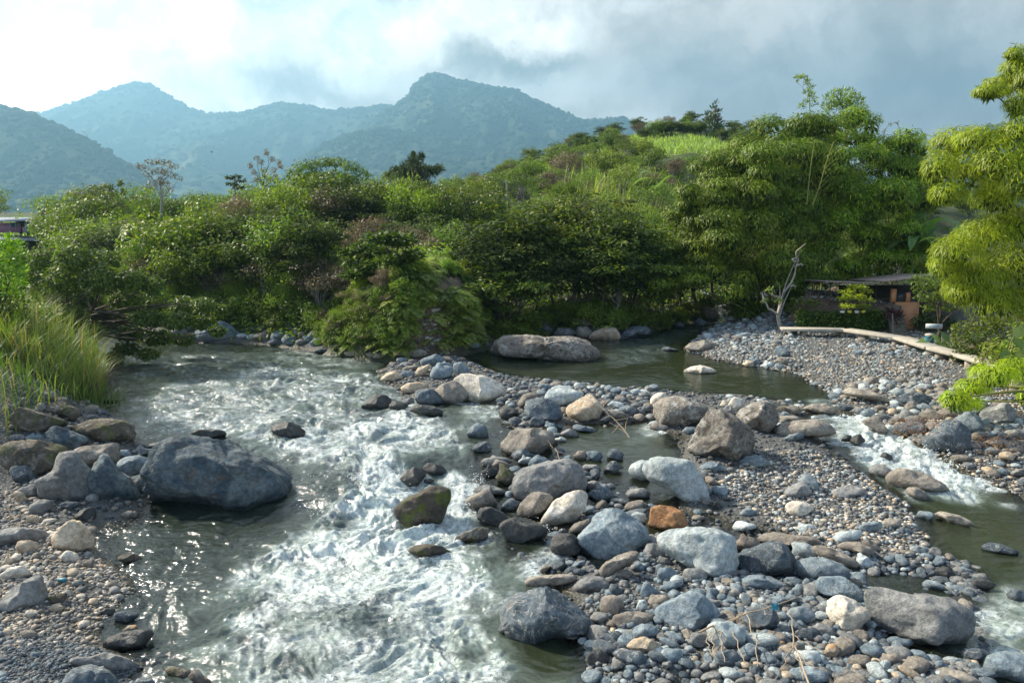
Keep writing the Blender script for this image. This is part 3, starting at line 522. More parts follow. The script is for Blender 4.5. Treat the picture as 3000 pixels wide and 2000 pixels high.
STONES = '''
V h 9|huge dark blue boulder|347,1075 352,1042 372,1022 400,1008 452,1003 500,1008 545,1020 590,1045 640,1070 670,1085 695,1105 702,1130 698,1155 670,1168 620,1176 545,1182 480,1170 420,1150 365,1148 350,1130 345,1100|huge dark blue-grey boulder beside the rapids with a rough stepped face
a n 6||180,250 240,165 330,180 560,260 780,345 700,380 520,500 300,500 200,450|big angular grey slab with a straight sloping top edge below the reeds
a n 5||520,210 600,130 690,95 830,150 905,200 900,270 800,330 560,250|angular mossy rock tucked under the hanging reeds by the water
a h 5||510,560 540,480 620,375 700,400 890,475 1000,540 960,620 860,690 720,660 560,590|dark wedge-shaped rock with a pale corner on the left bank
a n 9|brown crusty boulder|850,385 960,360 1100,300 1250,300 1400,320 1480,370 1530,460 1520,560 1400,570 1180,590 960,510 870,440|craggy brown boulder crusted with moss above the left rock pile
a n 5|wide mottled boulder|20,640 100,590 250,550 420,550 600,590 730,650 700,760 650,900 450,980 280,930 120,860 30,760|wide mottled boulder on the left bank beside the grass
a g 4||120,500 200,478 260,490 275,540 150,575 110,540
a b 3||280,530 350,480 440,475 510,515 500,560 300,560
a g 3|saddle-shaped boulder|640,750 690,690 770,680 850,700 900,780 960,860 1040,920 1055,1050 1055,1290 980,1300 700,1240 500,1190 480,1080 440,1010 560,950 620,900|smooth saddle-shaped boulder with a rounded knob standing in the left pile
a k 3||125,900 190,840 290,838 350,880 390,960 385,1030 300,1050 180,1000
a g 4||270,1130 330,1060 440,1035 490,1060 480,1140 420,1205 300,1180
a w 4|split rock with a flat end|865,680 950,620 1180,600 1310,570 1340,610 1340,800 1200,780 1080,880 960,850 890,760|split brownish rock with a flat broken end lying across the left pile
a h 5|fin-shaped blue rock|1060,960 1110,830 1160,720 1210,685 1260,760 1370,900 1480,970 1580,1130 1640,1240 1500,1280 1380,1290 1200,1230 1090,1150|pointed blue fin-shaped rock with grooves, beside the huge dark boulder
a b 4||1350,680 1400,655 1470,660 1500,700 1440,760 1370,740
a b 3||1370,800 1450,740 1580,722 1680,760 1715,810 1650,880 1500,970 1420,920 1375,860|streaky blue-grey oval rock wedged left of the huge dark boulder
a k 4||1500,990 1580,950 1680,930 1730,980 1740,1120 1680,1190 1590,1150
a g 3||1490,700 1560,645 1700,640 1810,670 1760,740 1600,710
a g 5||1690,600 1800,570 1880,565 1905,610 1830,660 1700,640
a w 5||1530,560 1600,550 1690,600 1690,640 1560,640
a g 3||690,390 740,365 820,375 850,410 840,450 760,440
a t 3||160,1160 200,1120 260,1160 300,1220 280,1270 200,1230
a g 6||340,1320 440,1230 560,1240 600,1290 520,1390 420,1410 360,1370|squarish grey block lying on the pale gravel of the left bank
a d 5||850,1430 920,1360 1020,1310 1080,1350 1080,1430 1000,1500 900,1480
a t 4||920,1350 960,1320 1040,1330 1000,1370 930,1370
a t 4||310,1430 360,1400 430,1420 450,1480 400,1510 330,1490
a d 3||1140,90 1180,70 1350,70 1340,110 1180,115|flat black rock just above the water beside the reeds
b g 3|flat grey boulder|-90,270 0,170 120,145 260,145 380,180 440,230 430,290 330,300 150,320 0,310|broad flat grey boulder at the left edge among pale stones
b t 8|tall tan boulder|510,220 560,140 650,60 730,100 810,180 855,250 830,310 780,370 650,380 540,350 515,280|tall pyramid-shaped tan boulder on the left gravel bank
b c 5||435,270 470,190 530,165 560,190 510,280 460,300
b t 5||155,320 180,270 260,258 330,280 340,330 280,380 200,385|orange and cream rock in front of the broad flat grey boulder
b c 5||555,420 610,350 700,380 718,430 680,475 600,465|cream rock with orange streaks at the foot of the tall tan boulder
b t 4||30,470 60,420 120,420 110,470 50,485
b c 6||20,580 80,520 180,490 260,540 270,580 200,630 100,625|white and orange rock behind the grey wedge near the left edge
b g 8|grey wedge boulder|0,850 80,780 130,700 230,620 320,570 350,600 390,700 430,810 420,880 300,905 150,905 40,880|grey wedge-shaped boulder with a sloping face near the left edge
b w 4||775,500 800,445 850,430 865,470 830,520
b m 4||1080,430 1130,390 1220,378 1270,410 1260,460 1160,470|moss-covered rock at the water's edge on the left bank
b m 4||460,800 520,750 600,745 600,800 540,850 470,840
b d 2|sleek black rock|970,1220 1000,1165 1100,1110 1200,1085 1350,1080 1400,1100 1350,1180 1300,1240 1100,1275 990,1260|sleek black rock shaped like a whale at the water's edge, bottom left
b t 4||1135,1080 1180,1040 1240,1035 1265,1070 1200,1100 1140,1105
b g 6||640,1360 700,1325 820,1340 930,1290 1100,1330 1250,1400 1290,1430 1270,1500 1100,1520 960,1450 800,1420 660,1410|cracked flat grey slab on the dark pebbles, bottom left
b k 2||580,1600 620,1500 700,1430 800,1405 920,1430 1030,1500 1080,1600 900,1680|smooth dark domed boulder cut by the bottom edge, left side
b n 4||1510,1450 1560,1415 1700,1440 1770,1480 1760,1530 1600,1510
b n 4||1720,1500 1800,1470 1900,1520 2000,1600 1850,1600
b d 3||920,920 960,885 1045,885 1050,930 1000,950
b k 5||1050,930 1150,910 1270,930 1200,1010 1080,1000
b k 4||1225,1570 1260,1530 1380,1530 1450,1600 1300,1620
c d 4|black rock in the rapids|580,160 610,120 700,100 800,130 860,190 850,235 750,255 640,245 590,200|black rounded rock in the white water above the huge dark boulder
c d 4||-60,200 0,170 100,170 160,180 175,230 130,250 0,240
c m 6|mossy tilted boulder|1625,900 1640,850 1720,780 1880,690 2000,655 2120,680 2100,800 2060,900 2000,1010 1880,1040 1740,1020 1680,940|tilted brown boulder with green moss beside the waterfall
c d 6||1690,600 1720,550 1800,495 1870,510 1900,560 1860,655 1750,665|small shiny black block at the lip of the waterfall
c d 4||1875,500 1950,455 2040,480 2090,540 2000,580 1900,560
c m 4||1725,1225 1800,1170 1900,1155 2040,1175 2150,1240 2100,1275 1900,1275|low mossy rock surrounded by the foaming pool
c d 4||1885,600 1940,590 1980,610 1900,650
d b 5||230,260 270,180 350,135 430,170 455,250 430,290 300,285|upright blue-grey rock at the side of the shallow riffle
d w 3|long brown boulder|585,380 600,330 690,220 760,195 900,195 1060,215 1140,270 1140,320 1060,410 920,465 700,480 620,450|long smooth brown boulder with a ledge at its left end
d k 5||700,480 740,420 800,390 870,430 900,480 820,520 740,520
d g 2|great rounded boulder|690,800 730,680 790,620 900,570 1050,530 1200,510 1300,510 1380,570 1430,650 1455,740 1430,830 1250,910 1000,950 800,940 710,880|great smooth grey-brown boulder in the middle of the rock bar
d w 4||235,930 300,880 430,812 500,870 530,960 540,990 400,1020 260,1005|brown hump-backed rock at the right side of the waterfall
d d 2||345,1050 370,1010 480,990 600,1050 660,1095 600,1175 500,1190 400,1175 350,1110|smooth black rock in the cascade below the hump-backed rock
d w 5||745,1050 790,950 900,850 970,840 1110,880 1110,930 1060,1020 960,1085 860,1125 770,1095|brownish rock leaning on the front of the great rounded boulder
d c 5|bright leaning boulder|985,1120 1060,1030 1130,930 1250,860 1420,808 1460,870 1450,1000 1350,1125 1200,1165 1020,1190|bright pale leaning boulder in front of the great rounded boulder
d g 3||285,850 340,790 430,765 520,780 640,830 680,870 520,880 300,885
d n 6||540,690 580,590 660,600 730,680 700,780 600,745
d g 3||380,540 400,500 550,480 680,500 690,550 560,570 420,580
d w 3||490,570 540,510 620,530 700,570 690,610 560,605
d d 5||410,640 450,590 540,590 560,630 500,690 420,675
d p 3||750,530 820,480 900,490 880,550 780,560
d b 3||860,560 900,500 960,460 1060,500 1070,540 900,610
d w 3||1340,460 1380,420 1440,420 1470,460 1430,515 1360,505
d b 3||1450,440 1520,420 1600,430 1615,480 1560,535 1500,515
d k 7||1660,480 1700,410 1760,390 1830,450 1820,525 1740,525
d g 2||1405,590 1450,560 1560,560 1605,600 1580,640 1450,635
d k 6||1475,860 1600,770 1660,760 1740,880 1700,930 1560,930|peaked dark rock standing in the shallow stream
d k 3||580,990 650,920 700,900 750,940 740,1015 640,1035
d d 4||560,1180 640,1130 740,1098 850,1110 1000,1180 1050,1230 1040,1300 900,1350 760,1370 640,1330|glistening banded dark rock with water sliding over it
d d 3||1085,1380 1120,1300 1220,1255 1340,1280 1400,1400 1400,1500 1250,1510 1110,1450|wet black rock left of the two-humped boulder
d b 2|two-humped boulder|1350,1350 1380,1270 1480,1200 1530,1100 1640,1030 1740,1008 1850,1050 1960,1130 2080,1230 2100,1300 1960,1430 1800,1510 1640,1550 1480,1490 1370,1420|large smooth two-humped blue-grey boulder at the edge of the bar
d w 4||1280,1220 1340,1160 1500,1105 1500,1180 1400,1265 1300,1265
d p 2||1905,1080 1960,1045 2060,1060 2060,1140 2020,1165 1940,1125
d n 5||90,1330 200,1250 380,1200 480,1210 430,1310 360,1350 200,1360
d g 3||755,150 820,115 880,165 800,180
d k 4||870,130 920,70 1000,90 1050,130 960,178 880,168
d b 4||1025,160 1060,130 1130,140 1145,190 1060,198
d g 3||1180,240 1280,190 1350,220 1385,270 1260,285
d b 4||1300,180 1340,150 1500,175 1580,220 1540,238 1360,218
d p 3||1145,300 1200,272 1255,300 1240,330 1170,332
d k 5||290,400 350,340 440,318 490,390 450,445 330,435
d g 2||1855,860 1900,810 2040,800 2110,850 2080,900 1900,905
d k 6||1630,620 1700,530 1760,520 1800,590 1760,650 1680,660
e k 7|dark trapezoid boulder|230,800 270,690 380,640 560,600 720,590 800,620 900,700 1050,820 1180,930 1190,950 1050,1010 700,1090 500,1160 400,1150 280,1060 215,930|dark blue trapezoid boulder with mossy corner at the edge of the foam
e w 3||430,520 520,470 700,450 900,445 1010,470 900,535 600,585 480,565|long low brown rock lying in the shallows
e g 2||925,580 1000,500 1120,458 1230,470 1310,550 1280,605 1060,630 940,615|smooth hump-backed grey rock at the water's edge
e w 3|long sloping stone|1175,440 1230,350 1380,260 1500,220 1600,225 1600,270 1480,350 1350,420 1250,490 1180,475|long pale brown stone tilted up like a log
e w 2||1310,450 1370,400 1450,392 1540,430 1500,480 1380,492
e g 2||1630,210 1680,145 1740,135 1820,180 1840,240 1780,290 1680,285|round grey stone with a crease below the two-humped boulder
e g 3||1585,130 1640,70 1730,65 1785,130 1700,180 1600,172
e g 1||2015,450 2060,390 2180,385 2260,430 2240,490 2130,508 2030,490|oval speckled grey stone in front of the broad pale boulder
e w 2||1200,740 1240,670 1330,648 1420,680 1435,760 1360,810 1260,845 1210,800|round brown stone beside the dark trapezoid boulder
e w 2||1325,910 1360,840 1480,812 1650,820 1740,870 1650,920 1500,985 1380,990|long rounded brown stone between trapezoid and mottled boulders
e b 4|mottled blue boulder|1745,850 1800,740 1950,680 2130,608 2250,680 2350,780 2380,850 2200,955 2000,990 1850,950|peaked mottled blue-grey boulder amid cobbles near the bottom
e b 2||1520,1010 1560,960 1680,930 1760,970 1750,1050 1620,1085 1540,1065
e b 5||1600,620 1630,550 1690,535 1780,620 1740,660 1620,685
e w 1||1675,710 1720,650 1850,645 1895,690 1850,765 1720,772
e b 3||1785,590 1850,530 1960,495 2020,530 1960,575 1830,622
e b 5||1755,450 1800,390 1880,375 1960,420 1940,500 1820,525
e p 3||1555,780 1590,700 1650,690 1670,750 1620,815
e k 3||1285,600 1320,540 1380,550 1430,630 1380,672 1300,642
e k 3||1195,1110 1240,1040 1370,1000 1440,1040 1400,1110 1280,1155
e t 5||1460,1150 1540,1080 1640,1060 1790,1130 1750,1240 1600,1225|tan angular rock among dark cobbles near the bottom
e k 3||1310,1150 1370,1105 1430,1130 1410,1200 1340,1225
e k 3||1380,1230 1480,1195 1600,1200 1670,1270 1600,1345 1500,1335
e d 5||1050,1290 1120,1200 1200,1180 1310,1260 1250,1345 1100,1335
e b 3||1800,1220 1860,1175 2000,1180 2010,1260 1920,1315 1840,1285
e b 3||1855,1060 1900,1010 1990,1030 2040,1100 1960,1125
e w 3||2010,1000 2060,980 2120,1010 2125,1080 2060,1105
e g 2||1750,340 1800,265 1880,290 1940,350 1840,345
e b 2||1540,330 1590,310 1640,370 1620,412 1560,402
e p 2||1365,220 1390,160 1460,160 1510,210 1420,252
e b 3||900,390 950,330 1050,300 1070,330 960,402
e k 2||940,410 1000,385 1070,400 1040,452 960,442
f c 3||190,110 220,30 280,0 350,5 362,40 300,90 240,160 200,150|pale rounded stone leaning behind the wide lichened boulder
f l 3|wide lichened boulder|235,100 300,60 450,38 600,60 700,120 780,170 770,230 720,290 600,335 430,380 330,345 250,280|wide boulder spotted with lichen beside the calm pool
f l 3|triangular lichened boulder|570,600 620,480 680,350 740,270 800,180 860,175 960,200 1060,250 1150,320 1210,380 1240,470 1215,600 1150,680 1080,730 950,720 800,655 650,625|big triangular boulder with black and white lichen patches
f l 3|domed lichened boulder|1070,240 1140,160 1250,105 1360,85 1430,100 1470,160 1495,250 1450,380 1400,435 1300,385 1180,335|tall domed boulder with faint lichen right of the triangular one
f w 2||1475,370 1520,320 1680,285 1850,275 1950,290 2030,350 2070,430 1950,445 1700,455 1540,465 1480,420|long sausage-shaped brown boulder at the head of the right-hand rapid
f w 3||1755,160 1850,115 1960,112 2060,150 2080,225 1960,235 1850,205|brown flat-topped rock above the right-hand rapid
f n 3||1470,160 1560,135 1680,140 1740,180 1700,225 1500,225
f c 3||900,130 940,80 1010,75 1010,130 930,152
f c 4||1005,100 1050,40 1145,75 1120,150 1070,198 1010,140|pale square stone standing on the bar by the pool
f p 3|smooth sculpted boulder|125,790 140,720 200,670 300,658 450,680 580,690 640,740 700,830 750,950 785,1100 720,1140 600,1130 480,1070 380,980 200,905|smooth sculpted pale blue boulder lying in the shallows
f p 3||0,740 100,690 190,700 180,790 180,880 100,905 20,865 -30,800|rounded blue-grey boulder behind the left end of the sculpted one
f o 9|orange boulder|175,1340 200,1230 200,1180 280,1150 430,1170 520,1210 565,1290 560,1380 420,1410 250,1430|rough orange-brown boulder behind the broad pale boulder
f c 4|white rock in the puddle|1575,1180 1620,1120 1720,1108 1850,1150 1840,1200 1760,1245 1680,1285 1610,1245|creamy white rock sitting in a brown puddle
V p 2|broad pale boulder|1508,1240 1530,1224 1568,1213 1635,1214 1675,1228 1688,1250 1688,1290 1675,1318 1640,1328 1600,1312 1560,1287 1525,1264|broad pale blue-white boulder in the midst of the cobbles
f b 4||1110,700 1180,650 1280,635 1380,690 1400,740 1270,770 1160,745|blue-grey rock with cross-shaped cracks at the foot of the triangular boulder
f b 5||690,770 770,710 850,705 950,760 1010,800 850,815|deep blue pointed rock in the shallow water
f b 2||795,1010 850,955 960,955 980,1000 960,1050 880,1050
f g 5||1560,1020 1620,960 1740,900 1800,940 1815,1040 1740,1085 1580,1065|grey rock leaning on a blue one on the fine gravel
f b 4||1725,900 1760,840 1830,835 1890,890 1900,960 1860,1015 1800,950
h g 3||260,1060 330,990 480,940 620,980 660,1050 520,1085 330,1095|low grey mound-shaped rock on the fine gravel
f b 3||1095,1250 1150,1190 1220,1175 1280,1230 1200,1262
f p 4||1020,1400 1060,1330 1120,1305 1200,1330 1310,1360 1220,1395 1100,1425|pale pointed stone behind the broad pale boulder
f p 3||1700,1380 1720,1340 1850,1345 1880,1400 1800,1435 1700,1435
f w 1||1770,1430 1830,1390 1910,1410 1900,1460 1800,1465
f w 2||1085,1130 1180,1110 1290,1120 1290,1150 1140,1162
f b 3||1545,480 1620,430 1700,412 1790,430 1700,482 1580,512
f w 2||1500,240 1600,235 1700,245 1718,290 1600,302 1510,292
f b 3||1520,220 1550,195 1590,210 1580,250 1530,252
f g 4||940,170 980,120 1020,140 1055,200 1040,232 980,217
f b 2||515,390 570,350 660,355 660,400 580,432
f w 3||185,350 250,310 370,340 390,370 300,402 200,392
g w 2||350,215 420,170 480,175 522,210 500,250 400,272 350,252
g k 9|blue veined boulder|395,330 410,270 500,240 620,205 700,210 750,280 770,360 740,432 600,445 430,455 395,420|dark blue craggy boulder with fine white veins among the cobbles
g w 4||500,190 560,150 650,138 780,160 900,170 970,230 900,262 760,242 560,220|broad tan-grey rock behind the blue veined boulder
g p 4||770,215 850,210 930,260 930,300 830,332 770,312
g w 5||895,235 980,230 1100,280 1195,340 1180,382 1100,372 950,312
g b 3||770,350 850,320 980,312 1090,360 1155,430 1100,460 950,465 860,475 790,422|flat-topped blue rock right of the veined boulder
g b 2||360,510 420,450 500,432 600,440 700,490 780,530 600,540 400,535|low flat blue-grey rock with a twig on it
g b 6||915,500 960,450 1100,445 1180,490 1240,570 1230,622 1100,602 950,562|squared blue-grey rock behind the cream boulder
g c 6|cream boulder|1000,680 1020,620 1090,570 1170,600 1300,690 1260,745 1180,805 1120,832 1050,775 1010,735|smooth cream boulder with a chipped side near the largest grey one
g g 2|largest grey boulder|1305,600 1330,540 1420,525 1560,570 1700,575 1850,610 1930,660 1965,720 1940,820 1880,895 1750,938 1600,908 1450,815 1340,765 1310,680|largest grey boulder of the lower bar, long and rounded, at lower right
g b 3||2085,1070 2130,990 2250,960 2400,1000 2400,1180 2250,1165 2120,1125|grey boulder cut by the bottom right corner of the view
g w 3||1730,1100 1830,1070 1960,1110 2050,1180 1900,1205 1740,1185
g p 3||175,800 220,760 330,760 430,800 420,890 380,948 250,922 180,882|smooth pale blue stone under the dry twigs
g k 4||415,720 450,660 540,640 620,650 655,720 640,800 560,832 450,812|round dark stone with pale rings, beside a scrap of blue cloth
g b 2||705,710 760,660 850,650 905,690 890,740 800,768 720,752
g k 4||220,980 270,950 370,955 390,1010 350,1062 240,1042
g p 2||750,1010 800,955 930,955 950,1010 900,1052 770,1042
g b 3||720,1140 760,1080 880,1060 1000,1110 1000,1165 800,1185
g t 3||980,960 1010,910 1060,910 1080,950 1040,1012 990,1002
g g 2||1095,850 1150,830 1220,880 1230,940 1180,945 1120,902
g b 3||1230,930 1290,900 1370,930 1385,980 1320,1012 1240,972
g w 3||1360,1030 1400,980 1470,970 1510,1010 1460,1052 1390,1062
g b 3||1535,990 1600,945 1660,960 1705,1020 1640,1042 1560,1022
g k 3||1925,970 1980,935 2050,945 2080,990 2020,1032 1940,1012
g b 2||1405,880 1470,855 1540,880 1555,920 1500,938 1420,917
g g 3||910,790 940,765 1010,780 1050,840 1000,865 930,832
g k 2||750,850 830,800 920,800 950,850 880,885 780,882
g p 3||1035,180 1080,140 1220,122 1230,170 1150,205 1060,222
g w 2||1060,240 1120,205 1220,205 1310,260 1300,315 1180,272
g p 4||1190,370 1210,310 1260,298 1305,340 1300,402 1220,398
g w 3||1235,210 1280,185 1340,220 1340,262 1290,272
g b 3||1215,110 1280,70 1370,65 1360,110 1270,152 1230,142
g w 1||1370,70 1430,40 1500,50 1490,95 1420,112
g k 3||1475,120 1510,100 1570,120 1560,157 1490,152
g k 2||1570,260 1620,232 1680,245 1675,287 1600,292
g b 3||1655,490 1700,465 1760,480 1810,530 1740,535 1670,522
g w 3||1740,5 1800,-5 1900,20 2000,80 1930,92 1820,67|flat pale tapered rock at the edge of the right pool
g k 3||2065,240 2130,208 2200,220 2300,270 2280,295 2120,275
g d 4||1990,490 2060,445 2130,480 2145,510 2060,545 1990,525
g k 4||2240,560 2300,520 2370,560 2380,612 2260,605
g d 4||1740,400 1800,370 1850,385 1870,440 1780,455
h w 3|flat-faced rock by the right pool|890,870 940,800 1040,770 1180,800 1300,850 1400,920 1480,1010 1380,1030 1150,1015 980,995 900,935|long blue-brown boulder sloping into the right pool
h g 4||685,790 740,740 830,730 910,800 915,850 850,875 740,855
h w 2||1060,1010 1110,970 1180,965 1250,1020 1245,1095 1140,1085
h k 5|dark pyramid boulder|1240,500 1330,410 1430,310 1530,280 1620,310 1680,400 1690,600 1600,640 1450,620 1300,595|dark wet pyramid boulder beside the right-hand rapid
h k 2|rounded dark boulder by the boardwalk|940,110 990,40 1080,0 1200,0 1290,50 1290,110 1150,140 1000,135|rounded dark grey boulder below the boardwalk
h b 4||1145,180 1180,130 1240,105 1320,150 1320,182 1220,192
h w 3||1195,230 1240,190 1330,180 1420,240 1410,285 1270,285
h g 5||910,280 970,230 1060,175 1130,210 1140,285 1000,305
h w 6||600,300 700,260 780,235 820,320 880,400 800,425 700,355|angular rock with a pale top on the right bank of the rapid
h b 4||1590,290 1640,220 1700,190 1790,240 1840,330 1780,425 1650,395|upright blue-grey rock right of the dark pyramid boulder
h g 5||1830,220 1900,150 2080,95 2160,200 2120,295 2000,315 1880,325|block-shaped grey boulder under the end of the boardwalk
h g 3||2060,420 2120,380 2265,370 2330,470 2150,475
h d 6||490,500 530,440 590,420 640,490 560,545
h d 5||395,490 450,430 500,440 490,505
h d 4||810,640 850,605 910,640 915,685 850,675
s w 3||690,1310 760,1265 900,1290 1000,1330 1080,1380 960,1375 800,1335|long sloping pale slab at the right end of the pool
h b 4||1180,1240 1220,1210 1300,1215 1360,1250 1280,1302 1190,1282
h k 5||945,330 1050,300 1180,300 1260,340 1260,425 1100,425 960,385
h k 4||2200,910 2260,860 2330,850 2350,965 2250,968
h k 3||370,130 440,110 510,150 520,190 400,192
h k 4||1980,450 2050,405 2150,430 2180,490 2050,502
q t 4||945,1210 1000,1160 1060,1135 1110,1170 1130,1210 1060,1228
q t 3||1110,1270 1160,1235 1250,1225 1320,1250 1300,1290 1200,1312 1130,1302
q b 5|peaked grey rock|1265,1100 1290,1050 1370,1012 1440,1040 1450,1090 1350,1110|peaked grey rock at the upstream tip of the boulder cluster
q t 3||1220,1160 1240,1120 1320,1090 1340,1090 1300,1160 1250,1188
q b 3||1335,1170 1360,1110 1450,1100 1510,1110 1500,1170 1420,1210 1350,1203
q b 5||1505,1150 1520,1085 1570,1070 1640,1130 1640,1168 1540,1188
q c 4|large sunlit tan boulder|1510,1210 1560,1170 1620,1165 1740,1180 1840,1220 1910,1280 1920,1340 1860,1385 1700,1398 1600,1380 1530,1290|large sunlit tan boulder in the boulder cluster by the pool
q w 4||1370,1290 1430,1240 1530,1215 1600,1270 1630,1340 1580,1395 1460,1400 1400,1365|brown-grey boulder leaning on the left side of the sunlit tan one
q k 6||1215,1350 1230,1300 1320,1275 1380,1300 1440,1380 1380,1405 1260,1415|jagged dark blue rock left of the brown-grey leaning boulder
q d 6||800,1420 850,1370 910,1315 1000,1330 1040,1370 1010,1425 920,1445|sharp black rock splitting the current, left of the boulder cluster
q d 4||1020,1400 1060,1365 1130,1390 1140,1430 1090,1455 1030,1445
q g 4||1120,1360 1200,1340 1215,1390 1140,1402
q d 5||1225,1430 1280,1400 1360,1410 1450,1460 1380,1492 1260,1485
q b 3||1400,1080 1450,1070 1500,1090 1490,1112 1400,1102
q w 3||1430,1030 1480,1030 1520,1065 1490,1082 1450,1062
q w 3||1110,1140 1150,1105 1230,1095 1250,1120 1180,1142
q b 3||1100,1160 1150,1135 1215,1150 1210,1185 1130,1192
q d 5||1860,1440 1900,1420 1980,1430 2010,1490 1920,1512 1870,1502
p b 4|big rock on the far left bank|1480,880 1530,820 1600,790 1690,758 1760,790 1830,860 1840,900 1700,918 1540,922|big pale grey boulder at the foot of the far left bank
p g 3||1315,830 1360,780 1420,775 1440,880 1400,908 1320,893
p b 2||1375,750 1390,730 1420,735 1420,765 1385,767
q w 4||-30,890 0,860 90,828 125,870 120,910 0,917
q k 4||90,920 130,895 200,900 210,940 110,947
q b 5||195,900 240,850 280,870 330,920 300,943 230,943
q b 4||360,920 400,860 460,845 470,880 410,932
q b 4||410,930 450,890 510,890 500,932 440,957
q w 4||500,920 530,885 610,880 640,900 580,938 520,943
q w 4||560,960 600,930 680,920 690,950 650,977
q k 3||430,990 500,965 550,975 545,1000 450,1000
q w 4||685,1025 740,975 830,970 835,1010 780,1032
q w 3|low rock at the promontory|995,1040 1060,985 1150,962 1270,975 1325,1000 1290,1032 1150,1048|low brown whale-backed rock at the foot of the earth cliff
q b 4||1560,950 1600,910 1700,920 1715,960 1620,967
p k 4||1845,830 1900,800 2000,800 2020,830 1920,852
q n 4||650,960 700,935 750,960 740,990 680,1002
q w 3||890,1040 920,1005 980,1010 960,1047
q w 3||840,1012 880,990 905,1020 870,1042
q g 3||1340,940 1380,900 1420,880 1410,930 1370,950
q w 3||1430,930 1455,910 1485,925 1475,952 1440,952
r l 2|giant pool boulder|-40,1015 -20,930 20,890 150,870 250,860 400,880 560,880 680,900 750,950 800,1010 812,1065 700,1070 300,1058 0,1038|giant flat-topped grey boulder lying in the calm pool
r t 4|tan rock behind the pool|700,895 740,850 850,800 920,810 960,870 950,905 800,915|large tan rock behind the giant pool boulder
r w 4||625,870 630,810 700,800 750,850 720,893 660,898
r g 3||450,860 480,815 580,812 620,850 600,883 470,883
r k 5||960,880 970,830 1060,800 1160,800 1200,840 1180,868 1000,893|dark layered rock at the left edge of the pool inlet
r w 3|upstream round boulder|1490,720 1530,660 1620,645 1700,680 1725,730 1650,758 1540,753|big rounded boulder far upstream near the bamboo
r w 2||1455,970 1490,930 1590,905 1700,930 1680,985 1560,1005|smooth brown boulder half sunk at the pool's right inlet
r c 4|flat rock in the pool|1440,1140 1500,1110 1580,1095 1660,1120 1725,1150 1600,1165 1470,1165|low pale rock rising alone from the calm pool
r p 1|light blue rounded boulder|380,1350 410,1290 480,1250 560,1255 630,1300 665,1350 600,1395 500,1415 400,1385|smooth light blue rounded boulder on the bar by the pool
r k 8||225,1430 240,1370 330,1345 440,1360 500,1420 520,1500 440,1540 320,1540 250,1495|cracked dark blue boulder in front of the light blue rounded one
r t 4|golden boulder|540,1450 570,1400 660,1350 730,1318 790,1370 820,1440 780,1505 650,1530 560,1505|golden tan boulder in the middle of the bar
r w 3||175,1390 220,1320 300,1315 340,1350 240,1400 200,1432
r d 4||30,1450 80,1420 160,1430 190,1480 120,1522 50,1502
r b 4||845,1340 880,1305 920,1330 900,1370 850,1367
r p 3||860,1400 900,1370 980,1385 1000,1420 920,1437
r w 3||835,1470 880,1440 970,1450 980,1490 880,1512
r k 4||1000,1440 1030,1405 1090,1430 1100,1470 1030,1492
r k 4||1290,690 1330,650 1380,690 1400,740 1300,730
r k 3||1100,760 1130,740 1200,725 1250,770 1150,785
r t 3||1910,1090 1930,1060 1980,1070 1970,1112 1920,1112
r b 3||1940,1050 1990,1035 2040,1070 2020,1095 1960,1082
r k 4||1530,770 1560,730 1620,770 1590,803 1540,797
r k 3||1265,970 1320,955 1440,990 1300,992
r k 3||1380,790 1420,765 1450,790 1440,812 1390,808
r k 5||200,800 330,670 390,660 460,780 430,860 300,850|dark shaded rock under the trees behind the giant pool boulder
r n 4||590,790 650,730 760,740 830,790 700,815
s b 5|blue rock under the leaning tree|175,1030 190,970 230,945 290,990 300,1030 230,1038|blue-grey rock at the foot of the pale leaning tree
s b 3||470,1240 500,1225 540,1235 530,1257 480,1257
s g 3||1220,1150 1240,1125 1290,1130 1280,1167
s g 3||1290,1180 1320,1145 1360,1160 1350,1187
s w 2||180,1060 230,1040 290,1060 290,1097 230,1097
s b 2||180,1100 210,1075 250,1100 240,1127 190,1122
s b 3||0,1060 50,1030 80,1070 60,1100 0,1100
s p 3||80,1100 110,1070 170,1075 180,1110 120,1122
s b 3||250,790 290,760 340,770 320,800 270,802
s b 3||290,850 330,820 360,840 340,868 300,868
s b 3||770,1000 800,975 850,990 840,1020 790,1022
s g 3||870,1010 900,980 950,990 940,1025 890,1027
s b 3||1040,1010 1080,985 1110,1010 1090,1030 1050,1028
'''
rk = np.random.default_rng(21)
